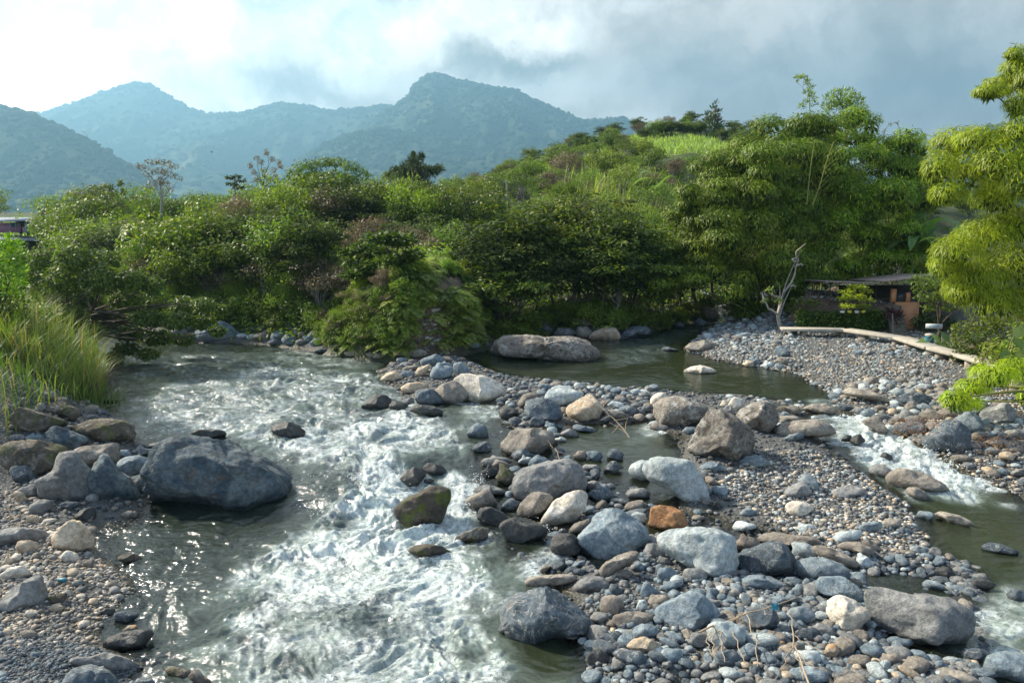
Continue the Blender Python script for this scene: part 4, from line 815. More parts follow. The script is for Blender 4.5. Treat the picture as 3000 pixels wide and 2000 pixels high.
for li, line in enumerate(STONES.strip().splitlines()):
    q = line.split('|'); hd = q[0].split(); fac = int(hd[2]); short = q[1]; lab = q[3] if len(q) > 3 else None
    ox, oy, sc = REG[hd[0]]; P = np.array([[float(a) for a in s.split(',')] for s in q[2].split()]) * sc + [ox, oy]
    u0, u1, v0, v1 = P[:, 0].min(), P[:, 0].max(), P[:, 1].min(), P[:, 1].max(); uc = (u0 + u1) / 2; vc = (v0 + v1) / 2
    ub = P[np.argmax(P[:, 1]), 0] * .5 + uc * .5
    C = surf(ub, v1 - (v1 - v0) * .06); dist = C[1]; d = ray(uc, vc)
    pw = (u1 - u0) / F * dist / d[1]; ph = (v1 - v0) / F * dist / d[1]
    dep = .42 * math.sqrt(pw * ph) if ph < pw else .36 * pw * 1.2; dep = max(dep, .3 * pw)
    Y = dist + dep * .62; cen = EYE + d * (Y / d[1]); k = Y / d[1] / F
    big = (u1 - u0) > 70
    V, Fc = blank(100 + li, 5 if (u1 - u0) > 150 else 4 if big else 3, fac + (5 if fac > 3 else 2), .065 if hd[1] in 'kdlmnoh' else .025)
    pts = np.stack([(P[:, 0] - uc) * k, (vc - P[:, 1]) * k], -1)
    V = to_outline(V, pts, *(pts.mean(0) * .5)); V[:, 1] *= dep
    # the frame of the traced outline: right, up (square to the line of sight), away
    dn = d / np.linalg.norm(d); rt = np.array([1., 0, 0]); rt = rt - dn * (rt @ dn); rt /= np.linalg.norm(rt); up = np.cross(rt, dn)
    Wd = V[:, :1] * rt + V[:, 1:2] * dn + V[:, 2:] * up
    cc = pts.mean(0) * .5; Wd += rt * cc[0] + up * cc[1]
    name = 'boulder' if pw > .8 else 'rock'
    me = mesh_np(name, Wd, Fc)
    zb = base(Y); inwater = gz(cen[0], dist - .1) < base(dist) + .04 or gz(cen[0] - pw * .5, Y) < zb + .02 or gz(cen[0] + pw * .5, Y) < zb + .02
    wv = Wd[:, 2] + cen[2] - zb; fattr(me, 'wet', (1 - sst(.02, .10 + .16 * ph, wv + (.05 + .08 * ph) * fbm(Wd * 3, 2))) * (.9 if inwater else .25))
    o = add(name, me, RM[hd[1]], loc=tuple(cen))
    o['category'] = name; shp = 'rounded' if fac < 4 else 'angular'
    flat = (v1 - v0) / (u1 - u0)
    ROCKS.append([o, uc, vc, u1 - u0, short, lab, (MNAME[hd[1]], 'low' if flat < .5 else shp), cen, max(pw, ph) / 2])
LM = [(r[1], r[2], r[4]) for r in ROCKS if r[4]]
def where_is(u, v, skip=None):
    """words for a place in the picture from the nearest landmark"""
    b = min((l for l in LM if l[2] != skip), key=lambda l: math.hypot(l[0] - u, (l[1] - v) * 1.3)); du, dv = u - b[0], (v - b[1]) * 1.3
    h = 'left of' if du < 0 else 'right of'; w = 'below' if dv > 0 else 'behind'
    if abs(du) > 2 * abs(dv): r = h
    elif abs(dv) > 2 * abs(du): r = w
    else: r = w.replace('below', 'lower') + ('-left of' if du < 0 else '-right of')
    far = math.hypot(du, dv) > 90
    return (('well ' if far else '') + r) + ' the ' + b[2]
_seen = {}
def uniq(lab):
    n = _seen.get(lab, 0); _seen[lab] = n + 1
    return lab if n == 0 else None
SZ = lambda w: 'large' if w > 90 else 'medium' if w > 45 else 'small' if w > 24 else 'tiny'
for r in ROCKS:
    o, u, v, w, short, lab, (c, s), cen, rad = r
    o['label'] = lab or f"{SZ(w)} {c} {s} {o['category']} {where_is(u, v)}"
# equal labels: tell the stones apart by order from the left
from collections import defaultdict
def settle(objs):
    g = defaultdict(list)
    for o, u in objs: g[o['label']].append((u, o))
    ORD = ['first', 'second', 'third', 'fourth', 'fifth', 'sixth', 'seventh', 'eighth', 'ninth', 'tenth', 'eleventh', 'twelfth', 'thirteenth', 'fourteenth', 'fifteenth', 'sixteenth', 'seventeenth', 'eighteenth', 'nineteenth', 'twentieth']
    for lab, l in g.items():
        if len(l) < 2: continue
        l.sort(key=lambda a: a[0])
        if len(l) > 20:
            for u, o in l: o['group'] = lab[:60]
            continue
        for i, (u, o) in enumerate(l):
            o['label'] = lab + (', leftmost one' if i == 0 else ', rightmost one' if i == len(l) - 1 else f', {ORD[i]} from left')
settle([(r[0], r[1]) for r in ROCKS])

# ---------------- cobbles: a stone apiece for those that show, one gravel mesh for the rest ----------------
PROTO = {}
for i in range(10):
    V, Fc = blank(900 + i, 3, 3 if i < 6 else 7, .02, False); V *= [1, .8, .62]
    PROTO[i] = mesh_np('cobble', V, Fc)
occ = [(r[7][0], r[7][1], r[8]) for r in ROCKS]
occ_a = np.array(occ)
placed = []
def scatter(pl, n, lo, hi, mats, seed, zmin=-.05, dens=1.0):
    """cobbles strewn over a patch: position, size, stone colour"""
    r = np.random.default_rng(seed); P = poly(pl, .9); mn, mx = P.min(0), P.max(0); out = []
    tries = 0
    while len(out) < n and tries < 60:
        tries += 1; x = r.uniform(mn[0], mx[0], 400); y = r.uniform(mn[1], mx[1], 400)
        g = ground(x, y); ok = (sdist(P, x, y) > 0) & (g > base(y) + zmin) & (g < base(y) + 1.4 + (x > 0))
        for a, b, c in zip(x[ok], y[ok], g[ok]):
            if len(out) >= n: break
            s = lo + (hi - lo) * r.beta(1.4, 2.3)
            if (np.hypot(occ_a[:, 0] - a, (occ_a[:, 1] - b)) < occ_a[:, 2] * .85 + s * .2).any(): continue
            if any((a - p[0]) ** 2 + (b - p[1]) ** 2 < ((s + p[3]) * .36) ** 2 for p in placed[-900:]): continue
            e = (a, b, c, s, mats[r.integers(len(mats))]); out.append(e); placed.append(e)
    return out
Z_LOW = [(1340,1330),(1700,1330),(2000,1380),(2250,1400),(2352,1560),(1380,1568),(1330,1450)]
cob = scatter(Z_LOW, 1000, .10, .70, 'ggbbkwpbgwgt', 1)
cob += scatter([(1480,1180),(1560,1330),(2000,1380),(2230,1340),(2260,1230),(2140,1190),(1900,1250),(1700,1240)], 280, .12, .55, 'ggbbkwpbgw', 2)
cob += scatter([(1090,1100),(1260,1000),(1420,1080),(1640,1060),(1660,1180),(1500,1240),(1300,1240),(1120,1180)], 190, .12, .6, 'gkkdwb', 3, -.12)
cob += scatter([(1120,900),(1280,895),(1500,915),(1560,990),(1400,1010),(1180,1000)], 190, .15, .62, 'gkbwpk', 4, -.1)
cob += scatter([(1650,930),(1850,930),(1900,960),(1850,1010),(1700,1000)], 40, .12, .4, 'gbwp', 5)
cob += scatter([(880,860),(1000,830),(1100,850),(1180,885),(1100,920),(960,920)], 26, .2, .55, 'gbw', 6)
cob += scatter([(1900,925),(2000,900),(2140,905),(2330,960),(2352,1080),(2220,1050),(2080,1010),(1980,960)], 260, .14, .75, 'ggbwptw', 7)
cob += scatter([(1590,800),(1660,750),(1800,750),(1830,800),(1810,830),(1650,815)], 240, .18, .65, 'gpbwgp', 8)
cob += scatter([(1960,810),(2100,800),(2130,850),(2080,845),(1950,825)], 70, .15, .6, 'gpbw', 9)
cob += scatter([(0,1120),(150,1150),(300,1280),(230,1330),(150,1390),(0,1420)], 90, .08, .3, 'ctwgcg', 10)
cob += scatter([(100,1390),(320,1420),(330,1500),(360,1568),(0,1568),(0,1420)], 130, .05, .17, 'kkgbk', 11)
cob += scatter([(380,745),(600,770),(800,800),(900,822),(700,812),(500,790),(390,790)], 95, .45, 1.5, 'gbbwpw', 12, -.3)
cob += scatter([(920,825),(1140,790),(1140,800),(1000,822)], 26, .3, .8, 'gbw', 13, -.3)
cob += scatter([(1280,755),(1500,735),(1640,715),(1640,745),(1500,772),(1300,785)], 90, .4, 1.0, 'kkgw', 14, -.25)
cob += scatter([(1600,700),(1700,690),(1710,740),(1650,750)], 60, .4, 1.0, 'gbkp', 15, -.3)
cob += scatter([(20,930),(250,950),(340,1040),(330,1150),(200,1160),(20,1100)], 50, .15, .6, 'gkw', 16)
cob += scatter([(2200,1200),(2352,1240),(2352,1500),(2240,1450),(2180,1300)], 90, .12, .45, 'kkdg', 17, -.12)
cob += scatter([(1830,870),(1960,830),(2100,870),(2240,910),(2100,910),(1930,900)], 30, .08, .3, 'gbw', 18)
cob = [(a, b, c, s, m, s / b) for a, b, c, s, m in cob]
cob.sort(key=lambda e: -e[5]); IND, REST = cob[:285], cob[285:]
r = np.random.default_rng(5); COBS = []
def to_px(p):
    q = np.asarray(p) - EYE; f_ = q @ FW; return 1176 + F * (q @ RT) / f_, 784 - F * (q @ UP) / f_
meshes = {}
for a, b, c, s, m, _ in IND:
    i = int(r.integers(10)); key = (i, m)
    if key not in meshes:
        me = PROTO[i].copy(); me.materials.append(RM[m]); meshes[key] = me
    h = s * .5; o = add('cobble', meshes[key], loc=(a, b, c + h * .30))
    o.scale = (h * r.uniform(.9, 1.3), h * r.uniform(.8, 1.1), h * r.uniform(.7, 1.1)); o.rotation_euler = (r.normal(0, .25), r.normal(0, .25), r.uniform(0, 6.28))
    u, v = to_px(o.location); w = s / b * F
    o['category'] = 'cobble'; o['label'] = f"{SZ(w)} {MNAME[m].split(' ')[-1] if len(MNAME[m]) > 9 else MNAME[m]} {'round' if i < 6 else 'angular'} cobble {where_is(u, v)}"; o['group'] = 'cobbles strewn along the river'
    COBS.append((o, u))
settle(COBS)
PEB = defaultdict(MB)
def pebbles(lst, sub=2, sink=.25):
    V0, F0 = ico(sub); by = defaultdict(list)
    for e in lst: by[e[4]].append(e)
    for m, l in by.items():
        a = np.array([e[:4] for e in l], float); n = len(a); rr = np.random.default_rng(n)
        s = a[:, 3:4] * .5 * np.stack([rr.uniform(.8, 1.35, n), rr.uniform(.7, 1.1, n), rr.uniform(.42, .8, n)], -1)
        th = rr.uniform(0, 6.28, n); ct, st = np.cos(th), np.sin(th)
        d = V0[None] * (1 + .16 * rr.normal(0, 1, (n, len(V0), 1)) * (.9 if sub == 1 else .5))
        d = d * s[:, None]; x = d[..., 0] * ct[:, None] - d[..., 1] * st[:, None]; y = d[..., 0] * st[:, None] + d[..., 1] * ct[:, None]
        V = np.stack([x, y, d[..., 2]], -1) + a[:, None, :3] + np.array([0, 0, 1]) * (s[:, None, 2:] * (1 - 2 * sink))
        PEB[m].raw(V.reshape(-1, 3), (F0[None] + np.arange(n)[:, None, None] * len(V0)).reshape(-1, 3))
pebbles([e[:5] for e in REST])
def fine(pl, n, lo, hi, mats, seed, zmin=0.):
    r = np.random.default_rng(seed); P = poly(pl, .9); mn, mx = P.min(0), P.max(0); x = r.uniform(mn[0], mx[0], n * 3); y = r.uniform(mn[1], mx[1], n * 3)
    g = ground(x, y); ok = (sdist(P, x, y) > 0) & (g > base(y) + zmin); x, y, g = x[ok][:n], y[ok][:n], g[ok][:n]; m = r.integers(0, len(mats), len(x)); s = lo * (hi / lo) ** (r.random(len(x)) ** 1.8)
    pebbles([(a, b, c, d, mats[e]) for a, b, c, d, e in zip(x, y, g, s, m)], 1)
BAR = [(1100,1050),(1180,890),(1500,915),(1840,940),(1900,1000),(2080,1095),(2150,1150),(2160,1200),(2260,1240),(2260,1300),(2240,1440),(2352,1540),(2352,1575),(1380,1575),(1330,1440),(1300,1300),(1240,1240),(1100,1180)]
fine([(1380,1575),(1350,1430),(1310,1330),(1480,1200),(1900,1200),(2200,1240),(2240,1440),(2352,1575)], 3400, .05, .26, 'gbbkkbkgpg', 31, -.06)
fine([(1640,1090),(1740,1030),(1980,1040),(2090,1100),(2150,1170),(2130,1230),(1960,1220),(1800,1150)], 5500, .035, .19, 'gpbwgct', 32)
fine(BAR, 4500, .05, .2, 'gkkkd', 33, -.12)
fine([(0,1100),(150,1150),(310,1270),(200,1400),(0,1430)], 5000, .03, .13, 'ctwgcg', 34)
fine([(0,1400),(200,1390),(330,1430),(390,1575),(0,1575)], 7000, .025, .085, 'kkgbk', 35)
fine([(1810,850),(1960,825),(2160,890),(2352,950),(2352,1100),(2080,1010),(1900,930),(1920,900)], 7000, .05, .2, 'ggbwptw', 36)
fine([(1560,800),(1680,740),(1830,740),(1850,840),(1700,836)], 3500, .08, .3, 'gpbwgp', 37)
fine([(1600,790),(1700,745),(1850,745),(2130,790),(2352,880),(2352,1100),(1900,930),(1850,850)], 9000, .05, .2, 'gpbwgt', 41)
fine([(1590,800),(1700,830),(1830,855),(1925,905),(1890,940),(1790,890),(1640,855),(1570,815)], 3200, .05, .22, 'gpbwgtk', 42, -.12)
fine([(870,870),(1000,825),(1170,880),(1500,912),(1840,938),(1850,960),(1500,935),(1160,910),(900,925)], 2600, .05, .24, 'gbkwk', 43, -.12)
fine([(2352,930),(2900,960),(3100,1300),(2420,1130)], 6000, .06, .35, 'gkbkw', 44)
fine([(-500,1100),(0,1100),(0,1575),(-500,1600)], 5000, .05, .2, 'ggbkw', 45)
fine([(1950,800),(2140,800),(2170,870),(1960,830)], 1800, .06, .2, 'gpbw', 38)
fine([(20,930),(250,950),(340,1040),(330,1150),(200,1160),(20,1100)], 1500, .06, .25, 'gkw', 39)
fine([(2200,1200),(2352,1240),(2352,1560),(2240,1450),(2180,1300)], 2500, .05, .2, 'kkdg', 40, -.14)
for m, b in PEB.items():
    o = b.build('gravel', RM[m]); tag(o, kind='stuff')
# ---------------- foliage ----------------
def m_leaf(name, a, b, tr=.35, trc=None, c=None, rough=.5, spec=.35):
    m, t, p = mat(name); g = t.new('ShaderNodeNewGeometry'); oi = t.new('ShaderNodeObjectInfo')
    rnd = g.outputs['Random Per Island']; col = t.mix(rnd, a, b)
    if c: col = t.mix(t.ramp(rnd, .80, .92), col, c)
    big = t.noise(g.outputs['Position'], .9, 3, .6); col = t.vm('SCALE', col, scale=t.ramp(big, .3, .7, .75, 1.25))
    hs = t.new('ShaderNodeHueSaturation'); t.put(hs.inputs['Color'], col)
    t.put(hs.inputs['Hue'], t.ramp(oi.outputs['Random'], 0, 1, .478, .515, False)); t.put(hs.inputs['Value'], t.ramp(t.m('FRACT', t.m('MULTIPLY', oi.outputs['Random'], 7.3)), 0, 1, .72, 1.3, False))
    t.put(p.inputs['Base Color'], hs.outputs[0]); p.inputs['Roughness'].default_value = rough; p.inputs['Specular IOR Level'].default_value = spec
    tl = t.new('ShaderNodeBsdfTranslucent'); t.put(tl.inputs[0], t.vm('MULTIPLY', hs.outputs[0], trc or (1.5, 1.6, .5)))
    mx = t.new('ShaderNodeMixShader'); mx.inputs[0].default_value = tr; t.l.new(p.outputs[0], mx.inputs[1]); t.l.new(tl.outputs[0], mx.inputs[2])
    t.l.new(mx.outputs[0], t.n['Material Output'].inputs[0]); return m
def m_bark(name, a, b):
    m, t, p = mat(name); P = t.new('ShaderNodeTexCoord').outputs['Object']; n = t.noise(P, 6, 5, .65)
    t.put(p.inputs['Base Color'], t.mix(n, a, b)); p.inputs['Roughness'].default_value = .9; t.put(p.inputs['Normal'], t.bump(t.noise(P, 14, 4), .6, .03)); return m
LEAF = {
 'broad': m_leaf('mid_green_leaves', (0.062, 0.115, 0.013), (0.176, 0.252, 0.028), c=(.18, .20, .05)),
 'light': m_leaf('light_green_leaves', (0.120, 0.197, 0.024), (0.240, 0.324, 0.045), .4),
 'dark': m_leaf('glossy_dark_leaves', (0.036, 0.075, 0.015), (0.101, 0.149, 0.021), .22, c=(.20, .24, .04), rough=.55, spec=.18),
 'coffee': m_leaf('bluish_dark_leaves', (0.041, 0.068, 0.020), (0.092, 0.121, 0.032), .25, rough=.6, spec=.15),
 'mauve': m_leaf('dry_mauve_leaves', (0.129, 0.123, 0.065), (0.199, 0.161, 0.104), .3, (1.2, 1.1, .6), c=(.25, .16, .11)),
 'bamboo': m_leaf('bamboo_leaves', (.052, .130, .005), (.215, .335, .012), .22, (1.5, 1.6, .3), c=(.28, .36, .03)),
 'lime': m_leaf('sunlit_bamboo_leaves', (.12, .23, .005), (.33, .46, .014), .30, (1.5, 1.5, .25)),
 'yellow': m_leaf('yellow_green_leaves', (.38, .46, .03), (.52, .55, .05), .4, (1.3, 1.3, .3)),
 'fern': m_leaf('fern_fronds', (0.140, 0.220, 0.030), (0.281, 0.343, 0.053), .35, c=(.20, .17, .09)),
 'reed': m_leaf('reed_blades', (.075, .15, .024), (.18, .27, .05), .32, c=(.34, .29, .13)),
 'straw': m_leaf('dry_straw', (.20, .14, .07), (.34, .26, .14), .3, (1.1, 1, .7)),
 'cane': m_leaf('cane_field', (.20, .27, .08), (.34, .40, .14), .4),
 'banana': m_leaf('banana_leaves', (.10, .19, .06), (.18, .28, .10), .4),
 'red': m_leaf('dark_red_leaves', (.03, .012, .012), (.07, .02, .02), .2, (1.2, .6, .6)),
 'pine': m_leaf('pine_needles', (0.036, 0.072, 0.030), (0.072, 0.120, 0.042), .15),
 'tbrown': m_leaf('dry_brown_twigs', (.30, .15, .06), (.45, .25, .10), .3, (1.1, 1, .7))}
BARK = {'brown': m_bark('brown_bark', (.05, .04, .028), (.13, .10, .07)), 'pale': m_bark('pale_bark', (.22, .20, .17), (.42, .39, .34)),
 'culm': m_bark('bamboo_culm', (.14, .17, .03), (.28, .27, .07)), 'grey': m_bark('grey_bark', (.12, .11, .10), (.24, .22, .20)), 'dry': m_bark('dry_wood', (.28, .21, .13), (.48, .38, .26))}
def nrm(a): return a / (np.linalg.norm(a, axis=-1, keepdims=True) + 1e-9)
def kites(mb, P, N, D, L, Wd):
    N = nrm(N); D = nrm(D - N * (D * N).sum(-1, keepdims=True)); Sd = np.cross(N, D); n = len(P)
    L = np.broadcast_to(L, (n,))[:, None]; Wd = np.broadcast_to(Wd, (n,))[:, None]
    mid = P + D * L * .45 - N * L * .05
    V = np.stack([P, mid + Sd * Wd * .5, P + D * L - N * L * .12, mid - Sd * Wd * .5], 1)
    mb.raw(V.reshape(-1, 3), np.arange(n * 4).reshape(-1, 4))
droop = -.75
def clump(mb, r, c, Rd, n, L, Wd, mode='broad'):
    """a tuft of leaves about c with radii Rd"""
    Rd = np.broadcast_to(np.asarray(Rd, float), (3,)); d = nrm(r.normal(size=(n, 3)))
    if mode == 'bamboo':
        d[:, 2] = np.where(d[:, 2] < -.25, -d[:, 2] * r.random(n), d[:, 2]); d = nrm(d)
        f = r.uniform(.72, 1.06, n)[:, None]; bmp = 1 + .16 * fbm(d * 2.6 + c * .3, 2)[:, None]
        P = c + d * Rd * f * bmp; out = np.stack([d[:, 0], d[:, 1], 0 * d[:, 2]], -1)
        D = out * .9 + np.array([0, 0, droop]) + r.normal(0, .35, (n, 3)); N = d * .9 + r.normal(0, .45, (n, 3)) + [0, 0, .3]
    elif mode == 'flat':
        f = r.random(n)[:, None] ** .5; P = c + d * Rd * f * [1, 1, .55]; D = nrm(d * [1, 1, .1]) + r.normal(0, .6, (n, 3)) * [1, 1, .5]; N = np.array([0, 0, 1.]) + r.normal(0, .45, (n, 3))
    elif mode == 'needle':
        P = c + d * Rd * (r.random(n)[:, None] ** .6); D = d + [0, 0, .7] + r.normal(0, .4, (n, 3)); N = r.normal(size=(n, 3))
    else:
        f = r.uniform(.35, 1, n)[:, None] ** .6; P = c + d * Rd * f; D = r.normal(size=(n, 3)) + d * .5 + [0, 0, -.3]; N = d * .8 + [0, 0, .5] + r.normal(0, .5, (n, 3))
    s = r.uniform(.7, 1.25, n); kites(mb, P, N, D, L * s, Wd * s)
def limbs(mb, r, base_, fork, tips, r0, wob=.12, k=5):
    base_, fork = np.array(base_, float), np.array(fork, float); t = np.linspace(0, 1, 6)[:, None]
    ln = np.linalg.norm(fork - base_); p = base_ + (fork - base_) * t + r.normal(0, wob * ln * .3, (6, 3)) * np.sin(t * pi) * [1, 1, .3]
    mb.tube(p, np.linspace(r0, r0 * .62, 6), k + 2)
    for q in tips:
        q = np.array(q, float); a = p[r.integers(3, 6)]; l = np.linalg.norm(q - a); m = a + (q - a) * .5 + r.normal(0, wob * l, 3) + [0, 0, l * .08]
        b = (1 - t) ** 2 * a + 2 * t * (1 - t) * m + t ** 2 * q; mb.tube(b, np.linspace(r0 * .42, r0 * .08, 6), k)
def tree_proto(name, label, cat, seed, H, rx, rz, leaf, bark, nc, per, L, Wd, mode='broad', zc=None, cr=.34, r0=None, flat=1., lo=-.35):
    r = np.random.default_rng(seed); zc = zc if zc is not None else H - rz; root = thing(name, label, cat)
    cs = []
    for i in range(nc):
        d = nrm(r.normal(size=3)); d[2] = abs(d[2]) if r.random() < .7 else max(d[2], lo); f = r.uniform(.45, 1.0) * (1 + .22 * r.normal())
        cs.append(np.array([0, 0, zc]) + d * [rx, rx, rz] * f)
    mb = MB()
    for c in cs:
        q = rx * cr * r.uniform(.7, 1.35); clump(mb, r, c, (q, q, q * .75 * flat), int(per * r.uniform(.6, 1.4)), L, Wd, mode)
    mb.build('crown', LEAF[leaf], root)
    tb = MB(); r0 = r0 or H * .022; idx = r.permutation(nc)[:min(nc, 14)]
    limbs(tb, r, (0, 0, -.6), (r.normal(0, .15) * rx, r.normal(0, .15) * rx, max(zc - rz * .35, H * .3)), [cs[i] for i in idx], r0)
    tb.build('trunk', BARK[bark], root); return root
def frond(mb, r, p0, az, L, rise, droop, pin, n=16, w=.045):
    t = np.linspace(0, 1, n); h = np.stack([cos(az) * t * L, sin(az) * t * L, rise * L * t - droop * L * t ** 2.2], -1) + p0
    T = nrm(np.gradient(h, axis=0)); sd = np.array([-sin(az), cos(az), 0]); N = np.cross(T, sd); N *= np.sign(N[:, 2:3] + 1e-6)
    l = pin * np.sin(np.clip(t * 1.02 + .05, 0, 1) * pi) ** .6
    for s in (-1, 1):
        D = sd * s + T * .45 + [0, 0, -.18]; kites(mb, h[1:], N[1:] + r.normal(0, .15, (n - 1, 3)), np.broadcast_to(D, (n, 3))[1:], l[1:] + .02, np.full(n - 1, L / n * 1.05))
    mb.tube(h[::3], np.linspace(.02, .006, len(h[::3])), 3)
def fern_proto(name, label, cat, seed, trunk, L, nf, mat_='fern'):
    r = np.random.default_rng(seed); root = thing(name, label, cat); mb = MB()
    for i in range(nf): frond(mb, r, (0, 0, trunk), i * 2.4 + r.normal(0, .2), L * r.uniform(.75, 1.1), r.uniform(.35, .75), r.uniform(.5, .95), L * .26, 18)
    mb.build('fronds', LEAF[mat_], root)
    tb = MB(); tb.tube([(0, 0, -.5), (.05, .03, trunk * .5), (0, 0, trunk + .05)], [max(.06, trunk * .035)] * 3, 7); tb.build('trunk' if trunk > .5 else 'crown_base', BARK['brown'], root); return root
def banana_proto(name, label, seed, H, nl, mat_='banana'):
    r = np.random.default_rng(seed); root = thing(name, label, 'banana plant')
    tb = MB(); tb.tube([(0, 0, -.3), (.05, 0, H * .4), (0, 0, H * .55)], [.13, .11, .07], 8); tb.build('stem', BARK['culm'], root)
    for i in range(nl):
        az = i * 2.4; L = H * r.uniform(.45, .62); rise = r.uniform(.5, 1.2); t = np.linspace(0, 1, 9); n = 9
        h = np.stack([cos(az) * t * L * .8, sin(az) * t * L * .8, H * .52 + rise * L * t - r.uniform(.5, 1.0) * L * t ** 2.4], -1)
        T = nrm(np.gradient(h, axis=0)); sd = np.array([-sin(az), cos(az), 0]); w = .26 * np.sin(np.clip(t * .93 + .07, 0, 1) * pi) ** .5; w[0] = .03
        N = np.cross(sd, T); N *= np.sign(N[:, 2:3] + 1e-6); a = h - sd * w[:, None] + N * w[:, None] * .35; b = h + sd * w[:, None] + N * w[:, None] * .35
        mb = MB(); V = np.stack([a, h, b], 1).reshape(-1, 3); Fc = []
        for k in range(n - 1):
            for j in (0, 1): Fc.append((k * 3 + j, k * 3 + j + 1, k * 3 + j + 4, k * 3 + j + 3))
        mb.raw(V, Fc); mb.build('leaf', LEAF[mat_], root)
    return root
# --- named trees, each drawn from its own clumps (picture points at a distance Y) ---
def own_tree(name, label, cat, Y, cl, leaf, bark, L, Wd, per, trunk, r0=.12, mode='broad', fl=.75, dy=1.6, seed=1, nt=14, crown='crown'):
    """cl: (u, v, half width px, half height px); trunk: picture points (u, v) from the base to the fork"""
    r = np.random.default_rng(seed); k = Y / F; T = np.array([at(u, v, Y) for u, v in trunk]); root = thing(name, label, cat, tuple(T[0]))
    mb = MB(); cs = []
    for c in cl:
        u, v, a, b = c[:4]; p = at(u, v, Y + r.uniform(-dy, dy)) - T[0]; rx, rz = a * k, b * k; cs.append(p)
        n = int(per * max(.25, rx * max(rx, rz))); clump(mb, r, p, (rx, rx * .9, rz), n, L, Wd, mode)
    if cl: mb.build(crown, LEAF[leaf], root)
    tb = MB(); t = T - T[0]; tb.tube(t, np.linspace(r0, r0 * .55, len(t)), 8)
    for i in r.permutation(len(cs))[:nt]:
        a = t[-1 - int(r.random() * min(2, len(t) - 1))]; q = cs[i]; l = np.linalg.norm(q - a); s = np.linspace(0, 1, 6)[:, None]; m = (a + q) / 2 + r.normal(0, .1 * l, 3)
        tb.tube((1 - s) ** 2 * a + 2 * s * (1 - s) * m + s ** 2 * q, np.linspace(r0 * .4, r0 * .08, 6), 5)
    tb.build('trunk', BARK[bark], root); return root
def bamboo(name, label, Y, mounds, leaf, L, Wd, dens, ground_pts, seed, culms=14, group=None, shrink=1., dy=1.6):
    r = np.random.default_rng(seed); b0 = at(*ground_pts[0]); b0[2] = gz(b0[0], b0[1]); root = thing(name, label, 'bamboo', tuple(b0), group=group)
    mb = MB(); core = MB(); cs = []
    for u, v, a, b, *y in mounds:
        yy = (y[0] if y else Y) + r.uniform(-1, 1) * dy; k = yy / F; rx, rz = a * k, b * k; p = at(u, v, yy) - b0; cs.append(p)
        if shrink < 1:
            cs.pop(); 
            for q in range(4):
                p2 = p + np.array([rx * (-.42 + .84 * (q % 2)), 0, rz * (.40 - .80 * (q // 2))]) + r.normal(0, .18, 3) * [rx, 1, rz] + [0, r.uniform(-dy, dy) * .7, 0]; s2 = r.uniform(.48, .68)
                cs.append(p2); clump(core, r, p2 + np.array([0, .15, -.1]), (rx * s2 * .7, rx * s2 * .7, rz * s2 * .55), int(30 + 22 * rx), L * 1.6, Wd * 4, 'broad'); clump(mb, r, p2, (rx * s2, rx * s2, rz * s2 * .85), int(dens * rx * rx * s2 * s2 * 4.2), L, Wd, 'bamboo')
                n = int(dens * rx * .8); d = nrm(r.normal(size=(n, 3)) * [1, 1, .5]); kites(mb, p2 + d * [rx * s2, rx * s2, rz * s2] * r.uniform(1.0, 1.3, (n, 1)), d + [0, 0, .5], d * .7 + [0, 0, droop] + r.normal(0, .3, (n, 3)), L * 1.1, Wd)
            continue
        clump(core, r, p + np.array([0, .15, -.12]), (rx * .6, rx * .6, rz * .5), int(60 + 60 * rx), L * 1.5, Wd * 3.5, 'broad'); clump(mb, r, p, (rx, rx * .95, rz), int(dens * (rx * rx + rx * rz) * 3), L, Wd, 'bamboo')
        # feathery tips trailing off each plume
        n = int(dens * rx * 2.2); d = nrm(r.normal(size=(n, 3)) * [1, 1, .5]); P = p + d * [rx, rx, rz] * r.uniform(1.0, 1.28, (n, 1)); kites(mb, P, d + [0, 0, .5], d * .6 + [0, 0, droop] + r.normal(0, .3, (n, 3)), L * 1.1, Wd)
    mb.build('foliage', LEAF[leaf], root)
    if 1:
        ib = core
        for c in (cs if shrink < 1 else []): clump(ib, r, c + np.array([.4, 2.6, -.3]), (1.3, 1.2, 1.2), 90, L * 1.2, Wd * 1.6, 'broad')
        ib.build('shade_filler_leaves', LEAF['dark'], root)  # dark filler leaves added inside the plumes to block light and deepen the gaps
    tb = MB(); G = [at(*g) - b0 for g in ground_pts]
    for i in range(culms):
        g = G[i % len(G)] + r.normal(0, .4, 3) * [1, 1, 0]; q = cs[int(r.integers(len(cs)))]; m = g + (q - g) * [.25, .25, .85]; s = np.linspace(0, 1, 9)[:, None]
        tb.tube((1 - s) ** 2 * g + 2 * s * (1 - s) * m + s ** 2 * q, np.linspace(.07, .02, 9), 6)
    tb.build('culms', BARK['culm'], root); return root
